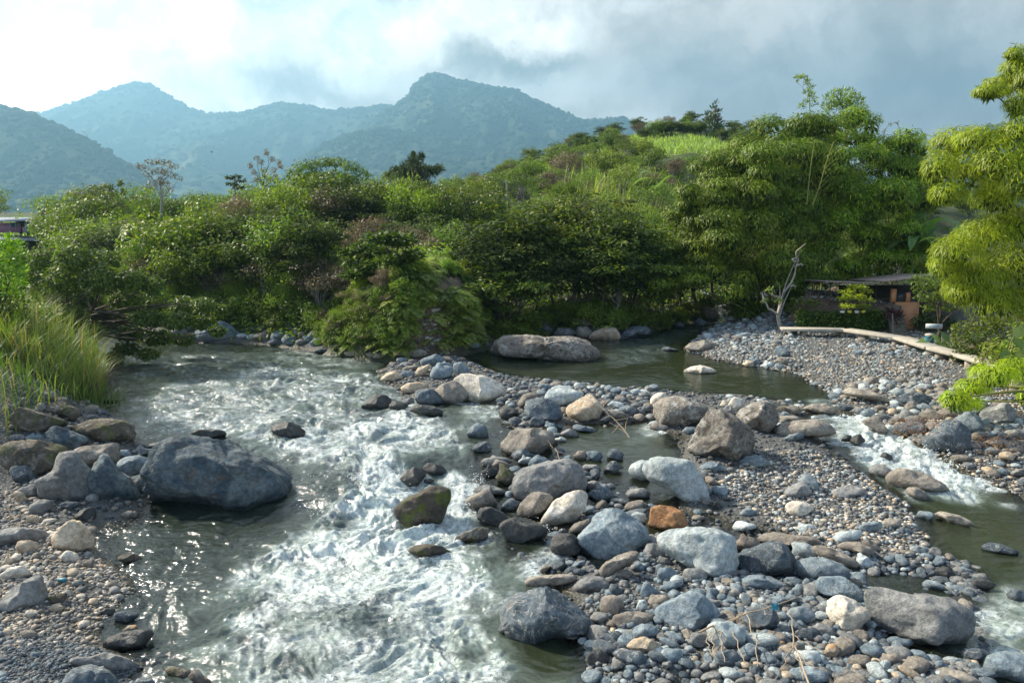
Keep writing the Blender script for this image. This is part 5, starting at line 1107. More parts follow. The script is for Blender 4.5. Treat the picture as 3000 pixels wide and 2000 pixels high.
# ---------------- the wooded bank and hill ----------------
PR = [
 ('broad', tree_proto('broadleaf_tree', 'x', 'tree', 1, 6.2, 2.7, 2.3, 'broad', 'brown', 46, 120, .26, .12)),
 ('broad', tree_proto('broadleaf_tree', 'x', 'tree', 2, 5.2, 2.4, 1.9, 'broad', 'grey', 40, 120, .22, .10, lo=-.6)),
 ('light', tree_proto('feathery_tree', 'x', 'tree', 3, 4.6, 2.0, 2.0, 'light', 'brown', 44, 170, .20, .055, 'needle', cr=.30)),
 ('light', tree_proto('feathery_tree', 'x', 'tree', 4, 3.6, 1.9, 1.5, 'light', 'brown', 36, 190, .18, .05, 'needle', cr=.33)),
 ('dark', tree_proto('glossy_tree', 'x', 'tree', 5, 5.4, 2.8, 2.1, 'dark', 'brown', 44, 95, .34, .15, 'flat', flat=.7, lo=-.7)),
 ('coffee', tree_proto('dark_tree', 'x', 'tree', 6, 5.8, 2.6, 2.3, 'coffee', 'grey', 44, 110, .28, .12, 'flat')),
 ('mauve', tree_proto('brownish_tree', 'x', 'tree', 7, 5.0, 2.6, 1.7, 'mauve', 'grey', 38, 110, .18, .08, flat=.7)),
 ('sparse', tree_proto('open_tree', 'x', 'tree', 8, 6.6, 2.8, 2.0, 'broad', 'grey', 30, 55, .22, .10, flat=.6, cr=.28)),
 ('shrub', tree_proto('shrub', 'x', 'shrub', 9, 2.4, 1.5, 1.2, 'broad', 'brown', 26, 110, .20, .09, zc=1.1)),
 ('shrubl', tree_proto('shrub', 'x', 'shrub', 10, 2.0, 1.3, 1.0, 'light', 'brown', 24, 110, .20, .08, zc=.95)),
 ('fern', fern_proto('tree_fern', 'x', 'tree fern', 11, 2.6, 2.3, 15)),
 ('gfern', fern_proto('fern', 'x', 'fern', 12, .15, 1.3, 12)),
 ('banana', banana_proto('banana_plant', 'x', 13, 4.6, 9))]
first = {id(p): True for _, p in PR}; KIND = defaultdict(list)
for k, p in PR: KIND[k].append(p)
TL = [(1000, 600, 'the great tree on the promontory') ]
TREE_LM = [(608, 395, 'the bare wispy tree'), (760, 415, 'the round open-crowned tree'), (950, 400, 'the lone conifer'), (360, 400, 'the thin-leaved tall tree'), (250, 445, 'the small crooked tree'),
 (875, 600, 'the glossy tree on the promontory'), (1636, 270, 'the tall pine on the ridge'), (1265, 385, 'the tree fern by the field'), (1550, 350, 'the pale cane field'), (1220, 420, 'the green hill field'),
 (360, 560, 'the cluster of tree ferns'), (40, 520, 'the pink house'), (1480, 450, 'the blue-green banana plants'), (1165, 500, 'the white dead tree'), (640, 700, 'the rounded bright shrub on the far bank'), (1250, 790, 'the giant pool boulder'),
 (490, 760, 'the big rock on the far left bank'), (1350, 650, 'the dark riverside thicket'), (1050, 720, 'the earth cliff')]
def tree_where(u, v):
    b = min(TREE_LM, key=lambda l: math.hypot(l[0] - u, (l[1] - v) * 1.4)); du, dv = u - b[0], (v - b[1]) * 1.4
    r = ('left of' if du < 0 else 'right of') if abs(du) > 2 * abs(dv) else (('above' if dv < 0 else 'below') if abs(dv) > 2 * abs(du) else ('upper' if dv < 0 else 'lower') + ('-left of' if du < 0 else '-right of'))
    return ('well ' if math.hypot(du, dv) > 130 else '') + r + ' ' + b[2]
DESC = dict(broad='bushy mid-green tree', light='feathery light green tree', dark='dark glossy-leaved tree', coffee='dense dark bluish-green tree', mauve='brownish dry-looking tree', sparse='open airy tree', shrub='leafy green shrub', shrubl='bright light green shrub', fern='tree fern with arching fronds', gfern='green fern', banana='banana plant with broad leaves')
TREES = []; rt_ = np.random.default_rng(77); tpos = []
def put(kind, x, y, sc, sink=.15, z=None, label=None):
    ps = KIND[kind]; p = ps[int(rt_.integers(len(ps)))]; z = gz(x, y) if z is None else z; rz = rt_.uniform(0, 6.28); s = (sc * rt_.uniform(.88, 1.15), sc * rt_.uniform(.88, 1.15), sc * rt_.uniform(.9, 1.12))
    if first[id(p)]: first[id(p)] = False; o = p; o.location = (x, y, z - sink); o.rotation_euler = (0, 0, rz); o.scale = s
    else: o = dup(p, (x, y, z - sink), rz, s)
    u, v = to_px((x, y, z + 2.2 * sc)); o['label'] = label or f"{'tall' if sc > 1.15 else 'small' if sc < .85 else 'medium'} {DESC[kind]} {tree_where(u, v)}"; o['group'] = 'wood on the far bank and hill' if kind not in ('gfern', 'shrub', 'shrubl') else 'undergrowth of the far bank'
    TREES.append((o, u)); tpos.append((x, y)); return o
def inE(x, y): return float(sdist(LAND['far'], np.array([x]), np.array([y]))[0])
def fill(y0, y1, s0, s1, gap, kinds, scl, n=4000, mind=1.0, seed=1, cond=None):
    r = np.random.default_rng(seed); c = 0
    for _ in range(n):
        y = r.uniform(y0, y1); x = y * r.uniform(s0, s1)
        if any((x - a) ** 2 + (y - b) ** 2 < gap * gap for a, b in tpos): continue
        if inE(x, y) < mind or float(field_mask(np.array([x]), np.array([y]))[0]) > .3: continue
        if cond and not cond(x, y): continue
        if abs(x - PROM[0]) < 5.5 and y < 58: continue
        if y > 162 and re_.random() < .6: y = 161.
        if .135 < x / y < .27 and 116 < y < 150: continue
        if -.03 < x / y < .07 and 128 < y < 158: continue
        ut, vt = to_px((x, y, gz(x, y) + 5))
        if ut < 135 and vt < 600 and y < 86: continue
        put(kinds[int(r.integers(len(kinds)))], x, y, r.uniform(*scl)); c += 1
    return c
# river edge shrubs, then taller trees row behind row
# thicket on the right of the promontory: dark, glossy, close to the water
EU = [230, 390, 560, 700, 850, 920, 1060, 1140, 1280, 1430, 1500, 1640]; EV = [735, 783, 785, 800, 822, 830, 812, 797, 768, 778, 763, 728]
def edge_pt(u, off): p = onz(u, float(np.interp(u, EU, EV)), 1.3); return p[0] * (p[1] + off) / p[1], p[1] + off
re_ = np.random.default_rng(18)
for u, off, k, sc in [(u, 3.2, ('dark', 'coffee', 'dark')[i % 3], .85 + .25 * re_.random()) for i, u in enumerate(range(1165, 1600, 36))] + [(u, 6.5, ('coffee', 'dark', 'broad')[i % 3], 1.0 + .25 * re_.random()) for i, u in enumerate(range(1150, 1640, 44))] + \
    [(u, 2.6, ('shrub', 'gfern', 'shrub', 'shrubl')[i % 4], .55 + .4 * re_.random()) for i, u in enumerate(range(400, 760, 15))] + [(u, 4.2, ('shrub', 'light', 'broad', 'shrubl', 'mauve')[i % 5], .6 + .3 * re_.random()) for i, u in enumerate(range(395, 760, 24))] + \
    [(u, 1.6, ('shrub', 'gfern')[i % 2], .5 + .3 * re_.random()) for i, u in enumerate(range(1150, 1640, 17))] + [(u, 6, ('broad', 'coffee', 'light', 'broad', 'mauve')[i % 5], .75 + .35 * re_.random()) for i, u in enumerate(range(240, 780, 30))]:
    x, y = edge_pt(u + re_.uniform(-6, 6), off + re_.uniform(-.5, .5)); put(k, x, y, sc)
for u, v, Y_, s in ((365,520,60,1.75),(410,560,57,1.35),(330,575,56,1.3),(380,590,55,1.1),(520,525,60,1.6),(490,560,57,1.25),(300,640,55,1.0),(430,515,66,1.6),(620,520,62,1.5),(250,560,60,1.4)):
    p = at(u, v, Y_); put('fern', p[0], p[1], s)
for u, Y_, s in ((45,88,1.0),(75,92,1.1),(105,90,.9),(425,76,.9),(445,78,1.0),(520,78,.8)):
    p = at(u, 500, Y_); put('banana', p[0], p[1], s)
print('fill', fill(60, 74, -.66, .0, 2.9, ['broad','light','broad','mauve','light','coffee','shrub','dark'], (.75, 1.1), seed=3),
 fill(74, 95, -.68, .30, 4.2, ['broad','light','mauve','broad','coffee','sparse','light'], (.8, 1.15), seed=4),
 fill(95, 130, -.40, .34, 5.0, ['broad','light','mauve','coffee','broad','sparse','dark'], (.65, 1.0), seed=5),
 fill(128, 188, -.14, .30, 4.4, ['broad','shrub','coffee','mauve','shrub','dark','broad'], (.50, .80), seed=6),
 fill(80, 150, .30, .60, 9, ['broad','coffee','dark'], (1.0, 1.5), seed=8))
for k in 'ab': pass
for i, u in enumerate(range(470, 1120, 26)):
    Yr = 71 + 5 * re_.random(); p = at(u, 500, Yr); sc = (1.28 if 640 < u < 1010 else 1.12) + re_.uniform(-.1, .1); put(('broad', 'light', 'coffee', 'broad', 'mauve', 'sparse')[i % 6], p[0], p[1], sc * (1.25 if i % 6 == 1 else 1.1 if i % 6 == 4 else 1))
for i in range(20):
    u = 150 + i * 49 + re_.uniform(-15, 15); Yr = re_.uniform(70, 86); p = at(u, 500, Yr); put(('sparse', 'broad', 'mauve', 'sparse', 'light', 'coffee')[i % 6], p[0], p[1], re_.uniform(1.0, 1.28) * (1.0 if i % 6 not in (2, 4) else 1.25))
# ferns and low shrubs over the promontory
rp = np.random.default_rng(15)
PO = np.array([(690,745),(720,700),(790,640),(860,605),(960,592),(1040,596),(1100,640),(1130,700),(1138,770),(1060,800),(960,812),(850,812),(740,795)], float)
for i in range(560):
    u, v = rp.uniform(690, 1140), rp.uniform(590, 812)
    if sdist(PO, np.array([u]), np.array([v]))[0] < 4: continue
    if 942 < u < 1036 and v > 690 + 8 * math.sin(u * .2) + (rp.random() < .05) * 200: continue
    c_ = surf(u, v)
    if c_[1] > 60 or c_[2] < base(c_[1]) + .25: continue
    kk = str(rp.choice(['gfern','gfern','gfern','shrubl','gfern'] if u > 900 else ['shrub','gfern','shrub','shrubl','mauve','light']))
    put(kk, c_[0], c_[1], {'gfern': rp.uniform(.6, 1.1), 'mauve': .26, 'light': .3}.get(kk, rp.uniform(.35, .6)), z=c_[2], sink=.08)
fe = []
for i in range(170):
    u, v = rp.uniform(940, 1040), rp.uniform(705, 812); c_ = surf(u, v)
    if c_[1] < 50: fe.append((c_[0], c_[1], c_[2] - .05, rp.uniform(.07, .34) , 'wgclw'[int(rp.integers(5))]))
PEB.clear(); pebbles(fe, 2, .5)
for m, b in PEB.items(): tag(b.build('embedded_gravel', RM[m]), kind='stuff')
settle(TREES)
own_tree('spreading_tree', 'glossy dark tree with yellowish tips leaning out over the promontory', 'tree', 43.5, [(812,600,26,18),(840,570,36,22),(880,545,42,24),(920,550,36,24),(945,585,26,26),(905,600,42,26),(860,610,42,24),(815,630,26,16),(850,650,30,16),(895,645,34,18),(935,630,26,20),(800,580,16,12),(870,580,40,26)], 'dark', 'brown', .34, .15, 620, [(1000,720),(992,685),(960,668),(925,640),(900,610)], .16, 'flat', seed=31)
own_tree('wispy_tree', 'bare wispy tree with upright twigs on the skyline', 'tree', 78, [(u, v, 7, 7) for u, v in ((575,380),(590,362),(612,350),(600,372),(625,365),(640,372),(583,395),(606,392),(628,390),(645,382),(590,412),(617,412),(633,405))], 'mauve', 'brown', .16, .06, 420, [(612,500),(610,460),(606,430),(604,410)], .13, seed=32, nt=13)
own_tree('round_crowned_tree', 'round open-crowned tree on the skyline showing its branches', 'tree', 76, [(670,400,16,12),(690,385,20,12),(715,378,22,12),(745,372,26,12),(775,372,26,12),(805,382,22,14),(830,392,18,12),(845,405,12,10),(690,410,26,14),(725,405,28,14),(765,400,26,12),(800,408,24,12),(660,430,18,12),(700,435,28,16),(745,432,24,14),(785,432,22,12)], 'broad', 'grey', .22, .11, 330, [(770,520),(765,470),(760,440)], .2, seed=33)
own_tree('conifer', 'lone bushy conifer with upturned tips on the skyline', 'conifer', 80, [(945,372,10,16),(955,378,10,18),(935,388,18,16),(965,390,20,14),(915,395,20,12),(990,395,20,12),(1008,388,12,8),(895,405,14,8),(935,410,26,18),(960,415,26,18),(945,440,30,20),(925,430,22,16),(975,432,22,16),(950,360,4,10),(968,362,5,9)], 'pine', 'brown', .34, .07, 1100, [(948,520),(948,440),(948,380)], .2, 'needle', seed=34)
own_tree('tall_thin_tree', 'tall thin-leaved tree with brownish crown on the skyline', 'tree', 78, [(330,385,16,8),(350,372,18,8),(375,372,20,8),(398,382,16,8),(340,400,14,8),(365,392,22,8),(392,400,18,8),(412,410,10,6),(372,415,20,10),(350,425,16,12),(385,430,18,14),(320,380,8,6)], 'mauve', 'pale', .20, .09, 200, [(370,500),(372,455),(368,425)], .14, seed=35)
own_tree('crooked_tree', 'small crooked tree with clustered leaves above the fern bank', 'tree', 74, [(222,438,14,10),(245,430,18,10),(240,448,20,10),(262,445,12,10),(215,430,8,6),(276,420,6,9),(282,440,6,8)], 'broad', 'brown', .22, .10, 480, [(252,500),(250,470),(243,450)], .13, seed=36)
own_tree('umbrella_leaved_tree', 'slender tree with umbrella leaf tiers by the bare wispy tree', 'tree', 74, [(528,408,10,5),(543,405,10,5),(553,415,10,5),(532,422,12,5),(546,430,12,6)], 'coffee', 'grey', .30, .14, 380, [(540,480),(540,440),(538,410)], .08, 'flat', seed=37)
own_tree('ridge_pine', 'tall dark pine standing highest on the right ridge', 'pine', 165, [(1645,240,6,6),(1638,250,9,7),(1648,258,9,7),(1630,264,10,6),(1642,272,13,8),(1652,282,10,7),(1625,280,9,5),(1640,292,15,9),(1615,298,8,5),(1650,302,12,8),(1632,308,16,9),(1605,290,5,4)], 'pine', 'brown', .8, .22, 60, [(1640,350),(1641,300),(1644,250)], .3, 'needle', seed=38)
own_tree('bare_ridge_tree', 'pale leafless fan-shaped tree on the ridge beside the pine', 'tree', 170, [], 'mauve', 'pale', .3, .1, 10, [(1568,330),(1570,305)], .35, seed=39)
own_tree('flat_topped_tree', 'flat-topped tiered tree on the ridge above the cane field', 'tree', 165, [(1488,304,14,4),(1505,298,16,4),(1522,306,12,4),(1500,312,14,4),(1530,315,8,4)], 'coffee', 'brown', .6, .3, 50, [(1505,340),(1505,318),(1503,305)], .25, 'flat', seed=40)
fp = at(1265, 440, 120); put('fern', fp[0], 120, 1.7, label='tree fern standing alone by the green hill field')
own_tree('bright_shrub', 'rounded bright green shrub at the foot of the far wood', 'shrub', 57, [(622,700,16,16),(640,690,18,16),(655,705,16,16),(625,725,20,18),(648,728,20,18),(636,750,22,12)], 'light', 'brown', .22, .10, 420, [(640,775),(638,745)], .06, seed=41)
own_tree('leafless_white_tree', 'white dead tree standing out of the wood below the hill field', 'tree', 72, [(1165,440,6,4)], 'mauve', 'pale', .14, .05, 60, [(1172,540),(1170,500),(1166,450),(1163,415)], .1, seed=42)
# bare branching for the two leafless trees and the wispy one
def bare(root_name, Y, segs, r0, seed, bark='pale', parent=None):
    r = np.random.default_rng(seed); tb = MB(); ro = bpy.data.objects[root_name]; o0 = np.array(ro.location)
    for s in segs:
        P = np.array([at(u, v, Y + r.normal(0, .2)) for u, v in s]) - o0; t = np.linspace(0, 1, len(P)); tt = np.linspace(0, 1, 10); Q = np.stack([np.interp(tt, t, P[:, i]) for i in range(3)], -1); Q[1:-1] += r.normal(0, .04, (8, 3)); tb.tube(Q, np.linspace(r0, r0 * .3, 10), 5)
    tb.build('branch', BARK[bark], ro)
bare('bare_ridge_tree', 170, [[(1569,310),(1569,280)]] + [[(1569, 312), (1569 + d * .5, 298), (1569 + d, 284 + abs(d) * .3)] for d in (-18, -14, -10, -6, -3, 3, 7, 11, 15, 19)], .14, 1)
bare('leafless_white_tree', 72, [[(1170,500),(1150,480),(1138,450)],[(1168,480),(1185,465),(1192,440)],[(1170,505),(1195,490),(1205,470)],[(1167,460),(1155,445),(1150,425)]], .05, 2)
bare('round_crowned_tree', 76, [[(725,405),(718,380),(727,358)],[(716,400),(712,385),(708,378)],[(728,395),(731,380),(724,366)]], .04, 3, 'brown')
# --- undergrowth ---
ru = np.random.default_rng(44); n = 26000; y = 41 + 114 * ru.random(n) ** 1.7; x = y * ru.uniform(-.68, .5, n); ok = (sdist(LAND['far'], x, y) > .7) & (field_mask(x, y) < .3); x, y = x[ok], y[ok]; z = ground(x, y)
uu = 1176 + F * x / y; ok = ~((np.abs(x - PROM[0]) < 5.5) & (y < 50)); x, y, z = x[ok], y[ok], z[ok]
for nm, sel in (('broad', ru.random(len(x)) < .6), ('light', None)):
    sel = sel if sel is not None else ~keep_; keep_ = sel; mb = MB(); P0 = np.stack([x, y, z], -1)[sel]; k = 7; P = np.repeat(P0, k, 0) + ru.normal(0, 1, (len(P0) * k, 3)) * [.4, .4, .25] + [0, 0, .4]
    kites(mb, P, ru.normal(0, .5, P.shape) + [0, 0, .8], ru.normal(size=P.shape), .32, .13); tag(mb.build('undergrowth', LEAF[nm]), kind='stuff')
# --- cane field leaves and tall cane ---
mb = MB(); 
for (c, a, b) in FIELDS:
    n = int(a * b * 14); th = ru.uniform(0, 6.28, n); q = np.sqrt(ru.random(n)); xx = c[0] + a * q * np.cos(th); yy = c[1] + b * q * np.sin(th); P = np.stack([xx, yy, ground(xx, yy)], -1)
    kites(mb, P, ru.normal(0, .6, P.shape) + [0, -1, 0], ru.normal(0, .35, P.shape) + [0, 0, 1], ru.uniform(.9, 1.7, n), .28)
tag(mb.build('cane_grass', LEAF['cane']), kind='stuff')
def blades(mb, r, P, H, Wd, lean=.5, seg=5):
    n = len(P); H = H * r.uniform(.6, 1.15, n); az = r.uniform(0, 6.28, n); d = np.stack([np.cos(az), np.sin(az), 0 * az], -1); sd = np.stack([-np.sin(az), np.cos(az), 0 * az], -1); ln = r.uniform(.1, 1, n) * lean
    t = np.linspace(0, 1, seg + 1); h = P[:, None] + d[:, None] * (H * ln)[:, None, None] * (t ** 2.2)[None, :, None] + np.array([0, 0, 1.]) * (H[:, None] * (t - .42 * ln[:, None] * t ** 3.2))[..., None]
    w = Wd * np.clip(np.array([.7, 1, .95, .75, .45, .04]) if seg == 5 else np.linspace(1, .05, seg + 1), 0, 1)
    V = np.stack([h - sd[:, None] * w[None, :, None], h + sd[:, None] * w[None, :, None]], 2).reshape(-1, 3); m = (seg + 1) * 2; i = np.arange(n)[:, None] * m; k = np.arange(seg)[None] * 2
    mb.raw(V, np.stack([i + k, i + k + 1, i + k + 3, i + k + 2], -1).reshape(-1, 4))
mb = MB(); c = at(1500, 520, 92); n = 2600; P = np.stack([c[0] + ru.normal(0, 4, n), c[1] + ru.normal(0, 6, n), 0 * ru.random(n)], -1); P[:, 2] = ground(P[:, 0], P[:, 1]); blades(mb, ru, P, 5.0, .07, .5)
tag(mb.build('tall_cane_grass', LEAF['cane']), kind='stuff')
for u, Y_, s in ((1440,96,1.35),(1455,100,1.2),(1500,98,1.3),(1425,92,1.0)):
    p = at(u, 450, Y_); put('banana', p[0], p[1], s, label='banana plant with pale blue-green leaves on the slope below the hill fields')
# --- reeds on the near left bank ---
mb = MB(); mb2 = MB(); rr = np.random.default_rng(9); RE = poly([(-120,930),(60,955),(150,950),(225,930),(245,885),(205,835),(120,810),(-120,800)], 1.2)
P = np.stack([rr.uniform(RE[:, 0].min(), RE[:, 0].max(), 30000), rr.uniform(RE[:, 1].min(), RE[:, 1].max(), 30000)], -1); P = P[sdist(RE, P[:, 0], P[:, 1]) > 0][:9500]; P = np.column_stack([P, ground(P[:, 0], P[:, 1])])
cl_ = n2(P[:, 0], P[:, 1], .9, 3); P = P[cl_ > -.25]; blades(mb, rr, P, 2.4, .016, .8); tag(mb.build('reed_grass', LEAF['reed']), kind='stuff')
k = rr.random(len(P)) < .5; blades(mb2, rr, P[k], 1.7, .016, .95); tag(mb2.build('dry_reed_stalks', LEAF['straw']), kind='stuff')
mb = MB(); n = 1500; p = poly([(-80,1080),(20,1060),(40,960),(-80,930)], .9); P = np.stack([rr.uniform(p[:, 0].min(), p[:, 0].max(), n), rr.uniform(p[:, 1].min(), p[:, 1].max(), n)], -1); P = np.column_stack([P, ground(P[:, 0], P[:, 1])]); blades(mb, rr, P, 1.3, .016, .9)
tag(mb.build('bank_grass', LEAF['reed']), kind='stuff')
for i in range(46):
    y = re_.uniform(112, 148); x = y * re_.uniform(.135, .27) if i % 2 else y * re_.uniform(-.03, .07)
    if field_mask(np.array([x]), np.array([y]))[0] < .3: put('shrub' if i % 3 else 'shrubl', x, y, re_.uniform(.9, 1.4), label=f"low shrub just in front of the {'pale cane field' if i % 2 else 'green hill field'}")
# --- near left trees ---
own_tree('overhanging_tree', 'dark leafy tree on the left bank with low branches reaching over the river', 'tree', 40, [(100,600,39,33),(170,590,43,31),(240,600,39,31),(70,640,39,39),(150,640,48,39),(230,640,45,36),(300,640,39,28),(350,655,27,22),(110,690,48,36),(200,685,48,36),(290,685,45,31),(360,690,36,25),(420,700,32,22),(470,700,30,19),(505,712,18,15),(160,725,43,28),(250,730,45,25),(340,730,39,20),(410,735,39,19),(470,740,32,16),(300,765,36,16),(360,775,39,16),(420,778,30,13),(290,800,30,15),(340,812,27,12),(260,820,25,13),(500,760,19,12),(200,760,36,19),(120,760,36,22)], 'broad', 'brown', .22, .11, 1000, [(90,840),(110,780),(150,740),(210,715)], .2, 'broad', dy=2.2, seed=51, nt=29)
own_tree('bushy_tree', 'bright green bushy tree at the left edge', 'tree', 31, [(10,565,44,26),(35,590,26,24),(40,630,24,26),(5,620,46,34),(-40,600,50,40),(20,665,36,26),(-20,680,50,36),(45,655,14,12)], 'bamboo', 'brown', .22, .07, 700, [(-30,850),(-10,740),(0,680)], .12, 'needle', seed=52)
for i, (u, v, Y_, s, k) in enumerate(((30,740,33,.8,'shrub'),(-20,760,31,1.,'shrub'),(70,745,36,.7,'shrubl'),(120,560,52,.9,'shrubl'),(60,600,50,.5,'broad'),(170,560,54,.8,'broad'),(20,620,48,.5,'broad'),(230,600,56,.8,'shrub'))):
    p = at(u, v, Y_); z = max(gz(p[0], p[1]), base(p[1])); put(k, p[0], p[1], s, z=z, label=f"{'leafy' if k != 'broad' else 'rounded'} {'shrub' if k != 'broad' else 'tree'} on the left bank, {['behind the tall reeds','at the left edge behind the reeds','between reeds and overhanging tree','below the pink house','left of the tree fern cluster','right of the pink house roof','in front of the pink house','above the overhanging tree'][i]}")
# --- bamboo ---
BM = dict(
 a=[(1668,372,56,34,57),(1738,338,62,40,57),(1640,390,60,42,55),(1715,385,70,48,55),(1620,450,58,38,54),(1572,482,34,24,54),(1700,455,76,50,53.5),(1618,520,52,36,54),(1590,552,36,24,54),(1690,525,74,48,53.5),(1640,585,60,36,53.5),(1600,625,54,24,53),(1555,635,46,22,52.5),(1520,655,34,24,52),(1720,600,70,44,54),(1680,650,52,40,53),(1735,690,52,48,53),(1715,730,34,28,53)],
 b=[(1810,300,58,42,58),(1870,292,56,40,58),(1790,370,72,50,56),(1870,370,72,50,57),(1790,450,74,54,55),(1870,450,74,54,56),(1790,530,72,54,55),(1870,540,72,54,56),(1800,610,64,50,55),(1870,610,60,46,56.5),(1830,655,50,44,56)],
 c=[(1940,295,52,44,60),(1992,300,34,40,60),(2060,345,54,48,60),(2110,355,46,44,60),(1950,380,72,52,59),(2040,400,74,54,59),(2115,420,56,52,59),(1950,460,74,54,58),(2040,480,74,54,58),(2110,490,58,44,59),(1950,545,72,54,58),(2040,550,70,50,58),(2120,560,50,36,59),(1950,610,60,36,59),(2040,605,56,30,59)])
droop = -.25
bamboo('bamboo_clump', 'huge feathery green bamboo clump with low plumes drooping over the river', 54, BM['a'], 'bamboo', .30, .060, 115, [(1770,745,55),(1740,740,56)], 61, shrink=.8, dy=2.0)
bamboo('bamboo_clump', 'middle mass of the tall bamboo, behind the leaning pale tree', 56, BM['b'], 'bamboo', .30, .060, 115, [(1830,720,57),(1870,715,58)], 62, shrink=.8, dy=2.0)
bamboo('bamboo_clump', 'darker rear bamboo mass above the roofed shelter', 59, BM['c'], 'bamboo', .30, .060, 115, [(1960,710,60),(2030,700,61)], 63, shrink=.8, dy=2.0)
droop = -.4
RB = [(2195,325,48,34),(2255,318,50,32),(2160,385,34,42),(2225,395,60,46),(2300,370,50,58),(2345,300,34,44),(2300,450,56,44),(2370,400,66,70),(2345,150,36,22),(2315,188,44,16),(2275,205,30,10),(2345,235,30,24),(2380,180,46,50),(2335,118,18,14),
 (2200,575,50,38),(2265,545,60,42),(2335,520,50,50),(2180,605,36,26),(2250,630,64,42),(2330,610,60,52),(2225,665,46,30),(2290,695,60,40),(2360,690,52,52),(2180,440,34,26)]
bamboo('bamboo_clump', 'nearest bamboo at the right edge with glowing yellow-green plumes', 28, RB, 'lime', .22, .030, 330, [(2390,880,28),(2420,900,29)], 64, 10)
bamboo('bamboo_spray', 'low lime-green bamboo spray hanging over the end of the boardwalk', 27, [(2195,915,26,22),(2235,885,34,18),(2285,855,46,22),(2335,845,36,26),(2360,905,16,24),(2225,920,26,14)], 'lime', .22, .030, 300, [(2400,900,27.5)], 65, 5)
own_tree('domed_bamboo', 'airy dome-topped bamboo culm rising above the bamboo mass', 'bamboo', 62, [(1937 + 44 * cos(a) * q, 245 - 36 * sin(a) * q, 9, 7) for q in (.95, .62, .3) for a in np.linspace(-.3, 3.44, 11 if q > .9 else 8)], 'bamboo', 'culm', .34, .07, 170, [(1945,330),(1940,290),(1938,250)], .06, 'needle', seed=66, nt=22, dy=.6)
own_tree('feathered_culm', 'thin nodding bamboo culm tip feathered with few leaves', 'bamboo', 60, [(1832,180,5,3),(1845,178,5,4),(1856,190,5,6),(1862,205,6,7),(1866,222,7,8),(1854,215,6,8),(1850,238,8,7),(1872,240,7,8),(1840,245,4,5)], 'bamboo', 'culm', .30, .06, 170, [(1862,300),(1860,250),(1858,200),(1846,178),(1828,186)], .035, 'needle', seed=67, nt=5, dy=.4)
own_tree('bare_culm', 'bright bare bamboo culm with side twigs in front of the dark bamboo', 'bamboo', 52, [], 'mauve', 'culm', .2, .05, 10, [(1866,472),(1882,430),(1896,380),(1915,325)], .05, seed=68)
own_tree('bare_culm', 'second bare bamboo culm left of the brighter one', 'bamboo', 52, [], 'mauve', 'culm', .2, .05, 10, [(1853,470),(1858,420),(1864,370),(1872,320)], .04, seed=69)
bare('bare_culm', 52, [[(1866 + i * 6, 472 - i * 17), (1866 + i * 6 + 22, 472 - i * 17 - 22), (1866 + i * 6 + 48, 472 - i * 17 - 40)] for i in range(1, 8)] + [[(1866 + i * 6, 472 - i * 17), (1866 + i * 6 - 16, 472 - i * 17 - 26)] for i in range(2, 8)], .018, 4, 'culm')
own_tree('arching_culm', 'thin arching bamboo shoot against the sky', 'bamboo', 58, [(2030,300,4,3),(2045,285,4,3),(2060,282,4,2)], 'mauve', 'culm', .2, .04, 60, [(2015,370),(2026,330),(2032,300),(2044,284),(2060,282),(2068,300),(2068,318)], .03, seed=70, nt=0)
own_tree('yellow_shrub', 'bright yellow-green shrub in front of the roofed shelter', 'shrub', 48.9, [(1945,668,18,10),(1968,658,20,10),(1990,668,16,10),(1938,685,16,10),(1962,680,24,12),(1990,688,18,10),(1948,702,20,9),(1978,702,20,9)], 'yellow', 'brown', .22, .09, 420, [(1968,722),(1967,700)], .05, 'flat', seed=71)
own_tree('leaning_tree', 'pale leaning tree with crooked bare limbs beside the boardwalk', 'tree', 49, [(1790,650,12,8),(1768,665,12,7),(1812,600,8,7),(1840,575,8,5),(1820,655,9,6),(1755,690,8,7),(1790,690,10,6)], 'broad', 'pale', .20, .09, 110, [(1808,806),(1798,770),(1788,735),(1786,718)], .17, seed=72, nt=3)
bare('leaning_tree', 49, [[(1787,720),(1796,690),(1812,655),(1826,635),(1830,610),(1838,590),(1822,582),(1850,560)],[(1787,722),(1768,708),(1755,690),(1750,672)],[(1796,690),(1782,680),(1768,672)],[(1826,612),(1838,606),(1846,608)],[(1812,655),(1830,658)],[(1830,600),(1818,596),(1832,590)]], .085, 5)
own_tree('dracaena', 'dark red spiky plant at the top of the stone steps', 'plant', 48.5, [(2048,722,14,12),(2052,738,16,12),(2040,735,12,10),(2060,728,11,10)], 'red', 'brown', .42, .08, 300, [(2050,770),(2050,735)], .04, 'needle', seed=73)
own_tree('spreading_shrub', 'leafy shrub tree with pale green leaves in front of the orange wall', 'tree', 45, [(2111,660,20,12),(2136,650,24,12),(2166,655,24,12),(2126,680,24,12),(2156,680,26,14),(2186,680,24,14),(2136,705,18,10),(2181,705,22,10),(2211,690,20,14),(2206,660,22,14),(2106,640,20,10),(2146,635,24,12),(2186,630,26,14)], 'broad', 'brown', .20, .09, 420, [(2160,795),(2157,750),(2152,705)], .07, seed=74)
def shrub_px(lab, Y_, cl, leaf='broad', L=.2, Wd=.1, per=420, name='shrub', mode='broad', seed=80): 
    u = np.mean([c[0] for c in cl]); v = max(c[1] + c[3] for c in cl); return own_tree(name, lab, 'shrub', Y_, cl, leaf, 'brown', L, Wd, per, [(u, v + 4), (u, v - 12)], .05, mode, seed=seed, dy=.9)
shrub_px('dense dark green bush on the slope above the blue bin', 38, [(2225,790,44,26),(2270,780,46,26),(2230,820,40,22),(2275,815,46,26),(2310,800,40,30),(2250,845,36,16)], 'dark', .18, .09, 520, seed=81)
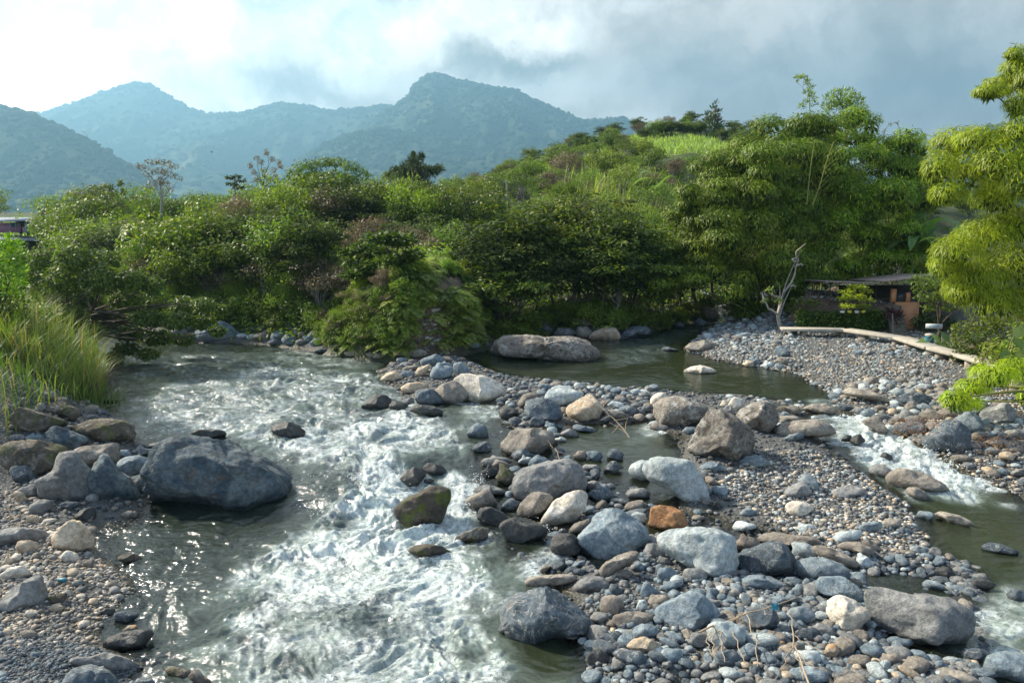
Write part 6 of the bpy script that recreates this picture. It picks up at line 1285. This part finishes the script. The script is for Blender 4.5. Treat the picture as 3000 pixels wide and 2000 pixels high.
shrub_px('bright leafy bush at the right edge beneath the near bamboo', 33, [(2330,800,34,28),(2355,760,34,36),(2345,840,36,22),(2370,800,40,50)], 'light', .26, .11, 300, seed=82)
shrub_px('leafy bushes on the right slope behind the notice sign', 42, [(2190,800,30,20),(2215,760,36,26),(2260,745,40,26),(2300,740,40,30)], 'broad', seed=88)
shrub_px('dense bushes at the right edge above the boardwalk end', 35, [(2290,860,34,20),(2330,870,34,22),(2360,850,34,30)], 'broad', seed=89)
shrub_px('low green plants along the foot of the right slope by the boardwalk', 40, [(2185,845,26,12),(2215,855,30,14),(2250,868,34,14),(2170,825,22,12)], 'light', seed=90)
shrub_px('mid-green bush beside the near bamboo and large-leaved plant', 34, [(2290,800,40,26),(2320,840,36,22),(2270,830,34,20)], 'fern', seed=93)
shrub_px('small leafy shrub at the left end of the ivy hedge', 51, [(1830,690,18,10),(1845,700,20,10),(1865,695,18,10),(1835,712,20,8)], 'broad', seed=83)
shrub_px('low shrub under the leaning tree beside the hedge', 51, [(1808,705,12,9),(1820,722,14,9)], 'broad', seed=84)
shrub_px('dark shrubs in the shade behind the orange wall', 50, [(2120,740,30,22),(2160,745,34,26),(2200,745,30,22),(2110,775,24,16)], 'coffee', seed=85)
shrub_px('bushy growth behind the shelter, right of its roof', 54, [(2150,620,34,20),(2190,640,34,24),(2230,700,40,30),(2120,600,26,14)], 'broad', seed=86)
shrub_px('low flowering plants along the top of the hedge', 49, [(1985,708,18,6),(2010,712,16,6),(1960,714,16,5)], 'light', .14, .07, seed=87)
def big_leaf(lab, Y_, pts, L, seed):
    r = np.random.default_rng(seed); c = at(*pts[0][:2], Y_); root = thing('elephant_ear_plant', lab, 'plant', tuple(c))
    for u, v in pts:
        mb = MB(); p = at(u, v, Y_) - c; az = r.uniform(-2.6, -.5); d = np.array([cos(az), sin(az), -.5]); kites(mb, p[None] + [[0, 0, 0]], np.array([[d[0] * .5, d[1] * .5 - .3, .8]]), d[None], L, L * .75); mb.build('leaf', LEAF['banana'], root)
    tb = MB()
    for u, v in pts: p = at(u, v, Y_) - c; b0 = np.array([r.normal(0, .1), .2, -.9]); tb.tube([b0, (p + b0) / 2 + [0, 0, .2], p], [.025, .02, .015], 5)
    tb.build('stem', BARK['culm'], root)
big_leaf('large-leaved plant beside the steps and the blue bin', 41, [(2120,775),(2140,765),(2160,760),(2130,790),(2150,785),(2112,800),(2170,780),(2135,810),(2105,815)], .85, 91)
big_leaf('large-leaved plant at the right edge above the spray of bamboo', 30, [(2330,770),(2350,745),(2310,800),(2345,800),(2320,830),(2365,780)], .7, 92)
for u, Y_, s in ((2200,52,1.2),(2170,55,1.1),(2100,57,1.3)):
    p = at(u, 650, Y_); put('banana', p[0], p[1], s, label=f"banana plant with tattered leaves behind the orange wall, {'rightmost one' if u == 2200 else 'middle one' if u == 2170 else 'leftmost and farthest one'}")
# moss, dry twigs and stalks on the bars
def twigs(lab, Y_, segs, r0=.012, bark='dry', name='dry_branch', cat='branch'):
    P0 = at(*segs[0][0], Y_); root = thing(name, lab, cat, tuple(P0)); first_ = True
    for s in segs:
        P = np.array([at(u, v, Y_ - (v - segs[0][0][1]) * .012) for u, v in s]) - P0; t = np.linspace(0, 1, len(P)); tt = np.linspace(0, 1, 9); Q = np.stack([np.interp(tt, t, P[:, i]) for i in range(3)], -1); Q[1:-1] += np.random.default_rng(len(s)).normal(0, .012, (7, 3))
        mb = MB(); mb.tube(Q, np.linspace(r0 if first_ else r0 * .55, r0 * .3, 9), 5); mb.build('stem' if first_ else 'twig', BARK[bark], root); first_ = False
twigs('long dry branch with a scrap of blue cloth, lying over the cobbles', 13.9, [[(1605,1452),(1680,1420),(1760,1395),(1843,1366)],[(1640,1440),(1636,1480),(1640,1505)],[(1660,1430),(1655,1475),(1665,1520)],[(1680,1425),(1690,1470),(1710,1520)],[(1712,1405),(1735,1470),(1740,1530)],[(1625,1448),(1625,1480),(1632,1500)],[(1700,1410),(1660,1440),(1620,1470)]], .022)
twigs('upright dry forked stalk among the cobbles', 11.9, [[(1860,1575),(1825,1480),(1818,1430),(1808,1395)],[(1818,1455),(1850,1475),(1895,1500)],[(1822,1475),(1800,1520),(1780,1560)],[(1830,1495),(1860,1525),(1900,1540)],[(1822,1480),(1835,1520),(1845,1560)]], .018)
twigs('bundle of straw-coloured stalks caught by the golden boulder', 26.5, [[(1455,1018),(1425,975),(1395,950),(1370,925)],[(1410,965),(1440,960),(1435,990)],[(1400,955),(1380,965)],[(1425,975),(1405,995)],[(1395,945),(1415,930)],[(1385,935),(1400,915)],[(1440,995),(1400,970)]], .03)
twigs('small tangle of dry twigs beside the long brown boulder', 23.5, [[(1275,1030),(1290,1060),(1300,1085)],[(1275,1035),(1310,1045)],[(1270,1028),(1258,1010)],[(1285,1055),(1270,1070)]], .02)
twigs('brown dead bramble stems on the right bank below the boardwalk', 26, [[(2210,1005),(2280,1030),(2352,1060)],[(2085,945),(2130,965),(2170,985)],[(2240,1015),(2290,1010),(2330,985)],[(2270,1030),(2300,1050),(2310,1070)],[(2290,1035),(2340,1030)],[(2150,970),(2190,960)]], .018)
twigs('thin stick lying on the dark pebbles, bottom left', 15.5, [[(0,1392),(40,1400),(85,1416)],[(40,1400),(55,1398)]], .01)
for lab, Y_, u0, u1, v0, v1, n in (('', 26, 2050, 2200, 955, 1000, 500), ('', 25, 2240, 2352, 1000, 1075, 900)):
    r = np.random.default_rng(n); mb = MB(); P = np.array([at(r.uniform(u0, u1), r.uniform(v0, v1), Y_ + r.uniform(-1, 1)) for _ in range(n)]); kites(mb, P, r.normal(size=P.shape), r.normal(size=P.shape), .16, .012); tag(mb.build('dead_bramble_leaves', LEAF['tbrown']), kind='stuff')

for i, (u, Y_, k, sc) in enumerate(((2440,34,'shrub',1.2),(2520,31,'broad',.8),(2600,34,'shrub',1.4),(2480,40,'broad',.9),(2680,38,'broad',1.1),(2580,44,'coffee',1.1),(2760,32,'shrub',1.3),(2420,48,'broad',1.0),(2700,50,'broad',1.2))):
    p = at(u, 700, Y_); put(k, p[0], p[1], sc, label=f"{('leafy shrub', 'bushy tree')[k != 'shrub']} on the right bank beyond the near bamboo, number {('one','two','three','four','five','six','seven','eight','nine')[i]} going right".replace(', number one going right', ', closest to it'))
# spray thrown up where the current drops between the boulders
r = np.random.default_rng(88); V0, F0 = ico(1); P = []
for u, v, su, sv, n in ((735,1172,26,10,160),(830,1120,50,16,260),(900,1075,40,10,140),(1060,1160,18,22,160),(1095,1110,14,10,60),(2160,1035,40,10,120),(1240,1225,22,8,70),(2200,1075,40,6,60)):
    for _ in range(n):
        c = surf(u + r.normal(0, su), v + r.normal(0, sv)); P.append(c + [0, 0, .05 + abs(r.normal(0, .12))])
P = np.array(P); sz = r.uniform(.005, .016, len(P)); V = P[:, None] + V0[None] * sz[:, None, None] * r.uniform(.6, 1.6, (len(P), 1, 3))
mp_, tp_, pp_ = mat('spray_drops'); pp_.inputs['Base Color'].default_value = (.85, .9, .92, 1); pp_.inputs['Roughness'].default_value = .3
mb = MB(); mb.raw(V.reshape(-1, 3), (F0[None] + np.arange(len(P))[:, None, None] * len(V0)).reshape(-1, 3)); tag(mb.build('water_spray', mp_), kind='stuff')
# ---------------- built things ----------------
def m_plain(name, a, b, sc=4, rough=.8, bump=.3, metal=0.):
    m, t, p = mat(name); P = t.new('ShaderNodeTexCoord').outputs['Object']; t.put(p.inputs['Base Color'], t.mix(t.ramp(t.noise(P, sc, 5, .65), .3, .7), a, b)); p.inputs['Roughness'].default_value = rough; p.inputs['Metallic'].default_value = metal
    t.put(p.inputs['Normal'], t.bump(t.noise(P, sc * 5, 4), bump, .02)); return m
CONC = m_plain('weathered_concrete', (.34, .31, .25), (.48, .44, .36), 3); CONCD = m_plain('stained_concrete', (.26, .22, .17), (.38, .34, .28), 3)
ORANGE = m_plain('orange_plaster', (.62, .27, .12), (.72, .36, .18), 2); ROOFM = m_plain('rusty_tin', (.20, .15, .12), (.34, .28, .24), 3, .6); WOOD = m_plain('dark_timber', (.05, .04, .03), (.12, .09, .06), 5)
PINK = m_plain('pink_paint', (.42, .20, .32), (.52, .30, .42), 2); TIN = m_plain('grey_tin_roof', (.20, .22, .25), (.30, .33, .36), 2, .45); BLUEP = m_plain('blue_painted_metal', (.015, .14, .20), (.03, .20, .27), 3, .45)
WHITE = m_plain('white_paint', (.60, .60, .58), (.74, .74, .72), 4); TEAL = m_plain('teal_paint', (.10, .35, .42), (.16, .45, .52), 4); STONE = m_plain('mossy_step_stone', (.09, .085, .06), (.18, .16, .12), 5)
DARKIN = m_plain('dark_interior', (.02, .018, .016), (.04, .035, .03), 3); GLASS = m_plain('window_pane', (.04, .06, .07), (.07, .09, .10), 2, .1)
# boardwalk of concrete slabs on short posts
BW = [at(1790, 826, 47.2), at(1938, 822, 46.6), at(2062, 856, 43.2), at(2138, 884, 39.6), at(2195, 890, 38.0), at(2300, 904, 33.0), at(2420, 922, 28.2)]
for i, b in enumerate(BW): b[2] = [1.95, 1.98, 1.98, 1.96, 1.9, 2.12, 2.4][i]
root = thing('boardwalk', 'low concrete walkway of long slabs on short posts along the right bank', 'walkway', tuple(BW[0]))
for i in range(len(BW) - 1):
    a, b = BW[i], BW[i + 1]; d = b - a; L = np.linalg.norm(d); fx = d / L; fy = nrm(np.cross([0, 0, 1], fx)); fz = np.cross(fx, fy); M = np.stack([fx, fy, fz], 1)
    mb = MB(); mb.box((a + b) / 2 - BW[0], (L / 2 - .01, .48 if i < 4 else .42, .075), M=M); o = mb.build('slab', CONC, root, False); bv = o.modifiers.new('bevel', 'BEVEL'); bv.width = .015
    for q in (np.linspace(.35, .96, 2) if L < 6 else np.linspace(.04, .98, 4)):
        p = a + d * q; g = gz(p[0], p[1]) - .15; h = (p[2] - .078 - g) / 2
        if h > .05:
            mb = MB(); mb.box(p - [0, 0, .078 + h] - BW[0], (.13, .30, h), rz=math.atan2(fx[1], fx[0])); mb.build('post', CONCD, root, False)
# roofed shelter with the orange wall
Yw = 50.2
def bx(o, n, m, u0, v0, u1, v1, Y0, dp, bev=False):
    a, b = at(u0, v1, Y0), at(u1, v0, Y0); c = (a + b) / 2; mb = MB(); mb.box((c[0] - o.location[0], Y0 + dp / 2 - o.location[1], c[2] - o.location[2]), ((b[0] - a[0]) / 2, dp / 2, (b[2] - a[2]) / 2)); return mb.build(n, m, o, False)
hs = thing('riverside_house', 'open timber shelter with tin roof and orange plastered wall above the steps', 'house', tuple(at(2060, 715, Yw)))
bx(hs, 'wall', ORANGE, 2051, 694, 2112, 792, Yw + .003, .3); bx(hs, 'pillar', ORANGE, 2048, 664, 2060, 694, Yw, .3); bx(hs, 'pillar', ORANGE, 2082, 672, 2092, 694, Yw + .01, .3)
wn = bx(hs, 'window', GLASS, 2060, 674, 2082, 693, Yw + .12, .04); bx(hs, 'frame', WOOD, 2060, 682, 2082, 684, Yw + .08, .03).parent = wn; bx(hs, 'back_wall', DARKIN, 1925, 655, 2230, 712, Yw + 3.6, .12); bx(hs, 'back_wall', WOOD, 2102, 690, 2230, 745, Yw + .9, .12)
for u in (1905, 1965, 2010, 2046): bx(hs, 'post', WOOD, u, 652, u + 4, 722, Yw + .4 + (u % 3), .14)
bx(hs, 'rail', WOOD, 1965, 690, 2046, 693, Yw + .5, .08); bx(hs, 'rail', WOOD, 1965, 700, 2046, 703, Yw + .5, .08)
for (u0, v0, u1, v1, y0) in ((1895, 646, 2048, 652, Yw - .6), (2030, 646, 2165, 631, Yw - .9)):
    a, b = at(u0, v0, y0), at(u1, v1, y0); nx = 60; mb = MB(); V = []
    for i in range(nx + 1):
        t_ = i / nx; zz = .035 * math.sin(i * pi / 1.5); p = a + (b - a) * t_
        for j, dz in ((0, 0), (5.2, -.22)): V += [(p[0], y0 + j, p[2] + zz + dz), (p[0], y0 + j, p[2] + zz + dz - .05)]
    V = np.array(V) - np.array(hs.location); Fc = []
    for i in range(nx): k_ = i * 4; Fc += [(k_, k_ + 4, k_ + 6, k_ + 2), (k_ + 1, k_ + 3, k_ + 7, k_ + 5), (k_, k_ + 1, k_ + 5, k_ + 4), (k_ + 2, k_ + 6, k_ + 7, k_ + 3)]
    mb.raw(V, Fc); mb.build('roof', ROOFM, hs)
st = thing('stone_steps', 'narrow mossy stone steps climbing beside the orange wall', 'steps', tuple(at(2078, 808, 47.0)))
for i in range(9):
    y0 = 46.8 + i * .36; zt = 1.5 + i * .20; cx = at(2070 - i * 2.6, 800, y0)[0]; mb = MB(); mb.box((cx - st.location[0], y0 + .18 - st.location[1], zt - .25 - st.location[2]), (.42, .21, .25)); mb.build('step', STONE, st, False).modifiers.new('bevel', 'BEVEL').width = .03
mb = MB(); c0 = at(2052, 790, 46.9); mb.tube([c0 - np.array(st.location), at(2050, 720, 47.5) - np.array(st.location)], [.05, .04], 7); mb.build('rail_post', BARK['grey'], st)
# hedge of ivy along the terrace
r = np.random.default_rng(5); mb = MB(); hd = thing('ivy_hedge', 'long clipped ivy hedge hanging down the terrace front', 'hedge', tuple(at(1930, 790, 48.6)))
for u in np.arange(1838, 2046, 9):
    for v in np.arange(722, 786, 9):
        if v > 766 + 14 * math.sin(u * .045) - (u > 1990) * 10 + 18 * (1860 < u < 1885): continue
        clump(mb, r, at(u, v, 48.9 + (785 - v) * .006 + r.normal(0, .12)) - np.array(hd.location), (.34, .26, .30), 75, .15, .10)
mb.build('foliage', LEAF['dark'], hd); tb = MB()
for u in range(1845, 2045, 14): tb.tube([at(u, 790, 49.3) - np.array(hd.location), at(u + r.normal(0, 4), 755, 49.2) - np.array(hd.location), at(u, 725, 49.3) - np.array(hd.location)], [.03, .02, .015], 5)
tb.build('stems', BARK['brown'], hd)
for i, (u, m_, w) in enumerate(((1935, 'white', 9), (1952, 'yellow', 8), (1968, 'white', 10), (1984, 'yellow', 8))):
    p = at(u, 716, 48.75); V, Fc = blank(700 + i, 3, 3, .01); me = mesh_np('painted_stone', V * [.10 + w * .005, .12, .09], Fc); o = add('painted_stone', me, WHITE if m_ == 'white' else m_plain('yellow_paint', (.55, .50, .05), (.68, .60, .08)), loc=tuple(p)); tag(o, f"{['first','second','third','fourth'][i]} {m_}-painted stone from the left on top of the hedge", 'stone')
# blue bin, notice board
bp = at(2130, 846, 42.2); bp[2] = gz(bp[0], bp[1]); bn = thing('litter_bin', 'blue litter bin with a pale lid on the right bank', 'bin', tuple(bp))
mb = MB(); mb.tube([(0, 0, .06), (0, 0, .74)], [.20, .24], 14); mb.build('body', BLUEP, bn); mb = MB(); mb.tube([(0, 0, .74), (0, 0, .78), (0, 0, .84), (0, 0, .87)], [.25, .26, .18, .01], 14); mb.build('lid', CONC, bn); mb = MB(); mb.tube([(0, 0, .06), (0, 0, .062)], [.20, .002], 14); mb.tube([(0, 0, 0), (0, 0, .07)], [.1, .1], 8); mb.tube([(0, 0, .50), (0, 0, .54)], [.235, .24], 14); mb.build('band', TEAL, bn)
sp_ = at(2150, 846, 43); sp_[2] = gz(sp_[0], sp_[1]); sg = thing('notice_sign', 'small white sign on a wooden post behind the blue bin', 'sign', tuple(sp_), rz=R(-12))
mb = MB(); mb.box((.0, 0, .55), (.045, .045, .6)); mb.build('post', WOOD, sg, False); mb = MB(); mb.box((-.28, -.06, 1.1), (.42, .012, .13)); mb.build('board', WHITE, sg, False)
mb = MB()
for i in range(3): mb.box((-.28, -.0745, 1.16 - i * .06), (.30 - .05 * i, .002, .012))
mb.build('lettering', TEAL, sg, False)
tr = thing('slide_trough', 'light blue open chute inside the roofed shelter', 'chute', tuple(at(2020, 702, 51.5))); mb = MB(); mb.box((0, 0, 0), (.75, .3, .03), M=np.array([[.98, 0, -.15], [0, 1, 0], [.15, 0, .98]])); mb.build('bed', TEAL, tr, False); mb = MB(); mb.box((0, .3, .08), (.75, .02, .09), M=np.array([[.98, 0, -.15], [0, 1, 0], [.15, 0, .98]])); mb.build('side', TEAL, tr, False)
# bottle on the left bank, blue cloth
bb = surf(146, 1340); bt = thing('plastic_bottle', 'small blue plastic bottle lying on the pale gravel, left bank', 'bottle', (bb[0], bb[1], bb[2] + .09)); mb = MB(); mb.tube([(-.12, 0, 0), (-.11, 0, 0), (.06, 0, 0), (.10, 0, 0)], [.01, .045, .045, .02], 10); mb.build('body', BLUEP, bt); mb = MB(); mb.tube([(.10, 0, 0), (.14, 0, 0), (.141, 0, 0)], [.018, .018, .001], 8); mb.build('cap', m_plain('red_cap', (.5, .12, .05), (.6, .18, .08)), bt)
cb = at(1780, 1392, 14.5); mb = MB(); r = np.random.default_rng(3); g_ = np.stack(np.meshgrid(np.linspace(-.07, .07, 9), np.linspace(-.06, .06, 8), indexing='ij'), -1).reshape(-1, 2); mb.raw(np.column_stack([g_[:, 0], g_[:, 1] * .4, g_[:, 1] + .05 * fbm(np.column_stack([g_ * 18, g_[:, 0]]), 2)]), grid_faces(9, 8)); o = mb.build('cloth_scrap', BLUEP); o.location = tuple(cb); tag(o, 'scrap of blue cloth snagged on the long dry branch', 'cloth')
# pink house on the left
ph = thing('pink_house', 'small pink two-level house with tin roofs at the left edge', 'house', tuple(at(30, 545, 84)))
bx(ph, 'wall', PINK, -60, 512, 44, 534, 84, 3); wn = bx(ph, 'window', GLASS, 24, 512, 36, 521, 83.9, .08); bx(ph, 'frame', TEAL, 23, 511, 25, 522, 83.85, .06).parent = wn; bx(ph, 'frame', TEAL, 35, 511, 37, 522, 83.85, .06).parent = wn; dr = bx(ph, 'door', WOOD, 46, 514, 52, 534, 84.2, .1); bx(ph, 'handle', TIN, 50, 524, 51, 525, 84.15, .05).parent = dr
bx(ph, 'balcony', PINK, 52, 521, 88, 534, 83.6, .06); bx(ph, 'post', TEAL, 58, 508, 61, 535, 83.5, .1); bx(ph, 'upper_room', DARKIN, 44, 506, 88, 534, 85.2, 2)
def slope(o, n, m, pts, th=.06):
    V = np.array([at(*p) for p in pts]) - np.array(o.location); V2 = V - [0, 0, th]; mb = MB(); mb.raw(np.concatenate([V, V2]), [(0, 1, 2, 3), (7, 6, 5, 4), (0, 4, 5, 1), (1, 5, 6, 2), (2, 6, 7, 3), (3, 7, 4, 0)]); return mb.build(n, m, o, False)
slope(ph, 'roof', TIN, [(-80,509,82.5),(58,507,82.5),(78,499,88),(-60,499,88)]); slope(ph, 'roof', ROOFM, [(58,507,82.5),(92,518,82.7),(88,509,88),(76,499,88)]); slope(ph, 'porch_roof', TIN, [(-80,546,80.5),(92,553,80.5),(100,545,83.4),(-60,534,83.4)])
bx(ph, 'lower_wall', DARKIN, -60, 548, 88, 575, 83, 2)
for u in (20, 62, 90): bx(ph, 'porch_post', WOOD, u, 549, u + 3, 575, 81, .1)
ws = thing('roof_chimney', 'two dark tarpaulin-covered stacks on a beam behind the pink house', 'chimney', tuple(at(100, 525, 90)))
for u in (91, 143): 
    mb = MB(); V, Fc = blank(u, 3, 3, .02); mb.raw(V * [.55, .5, 1.0] + (at(u + 10, 500, 90) - np.array(ws.location)) , Fc); mb.build('stack', DARKIN, ws)
bx(ws, 'beam', DARKIN, 95, 507, 150, 512, 90.2, .3)
# pylon on the left ridge
py = thing('power_pylon', 'tiny lattice power pylon on the slope of the left ridge', 'pylon', tuple(at(199, 326, 985 * KM))); q0 = np.array(py.location); mb = MB()
def P_(u, v): return at(u, v, 985 * KM) - q0
for s in ([(194,326),(197,310),(190,303)],[(204,326),(201,310),(208,303)],[(189,302),(209,302)],[(186,301),(190,303)],[(212,301),(208,303)],[(197,310),(208,303)],[(201,310),(190,303)],[(194,326),(201,310)],[(204,326),(197,310)]): mb.tube([P_(*a) for a in s], .5, 4)
mb.build('lattice', BARK['grey'], py)
bi = at(487, 350, 200); mb = MB(); mb.tube([(-.3, 0, 0), (-.1, 0, .02), (.15, 0, .03), (.3, 0, 0)], [.02, .08, .07, .01], 6); mb.raw([(0, 0, .03), (.12, .05, .03), (0, .75, .3), (0, -.75, .3), (-.12, .3, .1), (-.12, -.3, .1)], [(0, 1, 2, 4), (0, 5, 3, 1)]); o = mb.build('bird', DARKIN); o.location = tuple(bi); tag(o, 'tiny dark bird flying before the hazy mountains', 'bird')
# unused first copies go away
for k, p in PR:
    if first[id(p)]:
        for c_ in list(p.children): bpy.data.objects.remove(c_)
        bpy.data.objects.remove(p)

# labels stay within sixteen words, and equal ones are told apart by their order
def short(l, n):
    for a, b in (('well ', ''), ('dense dark bluish-green', 'dense dark'), ('brownish dry-looking', 'brownish'), ('rounded bright shrub on the far bank', 'bright far-bank shrub'), ('glossy tree on the promontory', 'promontory tree'), ('tall pine on the ridge', 'ridge pine'), ('big rock on the far left bank', 'big far-bank rock'), ('rounded dark boulder by the boardwalk', 'boardwalk boulder'),
                 ('low rock at the promontory', 'promontory rock'), ('flat-faced rock by the right pool', 'right pool rock'), ('medium ', ''), ('with broad leaves ', ''), ('with arching fronds ', ''), (' with tattered leaves', ''), (' with pale blue-green leaves', ''), ('just ', '')):
        if len(l.replace('-', ' ').split()) > n: l = l.replace(a, b)
    return l
tops = [o for o in COL.objects if o.parent is None and o.get('label')]
for o in tops: o['label'] = short(o['label'], 16)
for _ in range(2):
    g = defaultdict(list)
    for o in tops: g[o['label']].append(o)
    for lab, l in g.items():
        if len(l) > 1:
            l.sort(key=lambda o: to_px(o.location)[0]); lab = short(lab, 12)
            N_ = ['first', 'second', 'third', 'fourth', 'fifth', 'sixth', 'seventh', 'eighth', 'ninth', 'tenth', 'eleventh', 'twelfth', 'thirteenth', 'fourteenth', 'fifteenth', 'sixteenth', 'seventeenth', 'eighteenth', 'nineteenth', 'twentieth']
            for i, o in enumerate(l): o['label'] = lab + (', left-hand one' if len(l) == 2 and i == 0 else ', right-hand one' if len(l) == 2 else f', {N_[i]} from left' if i < len(N_) else '')
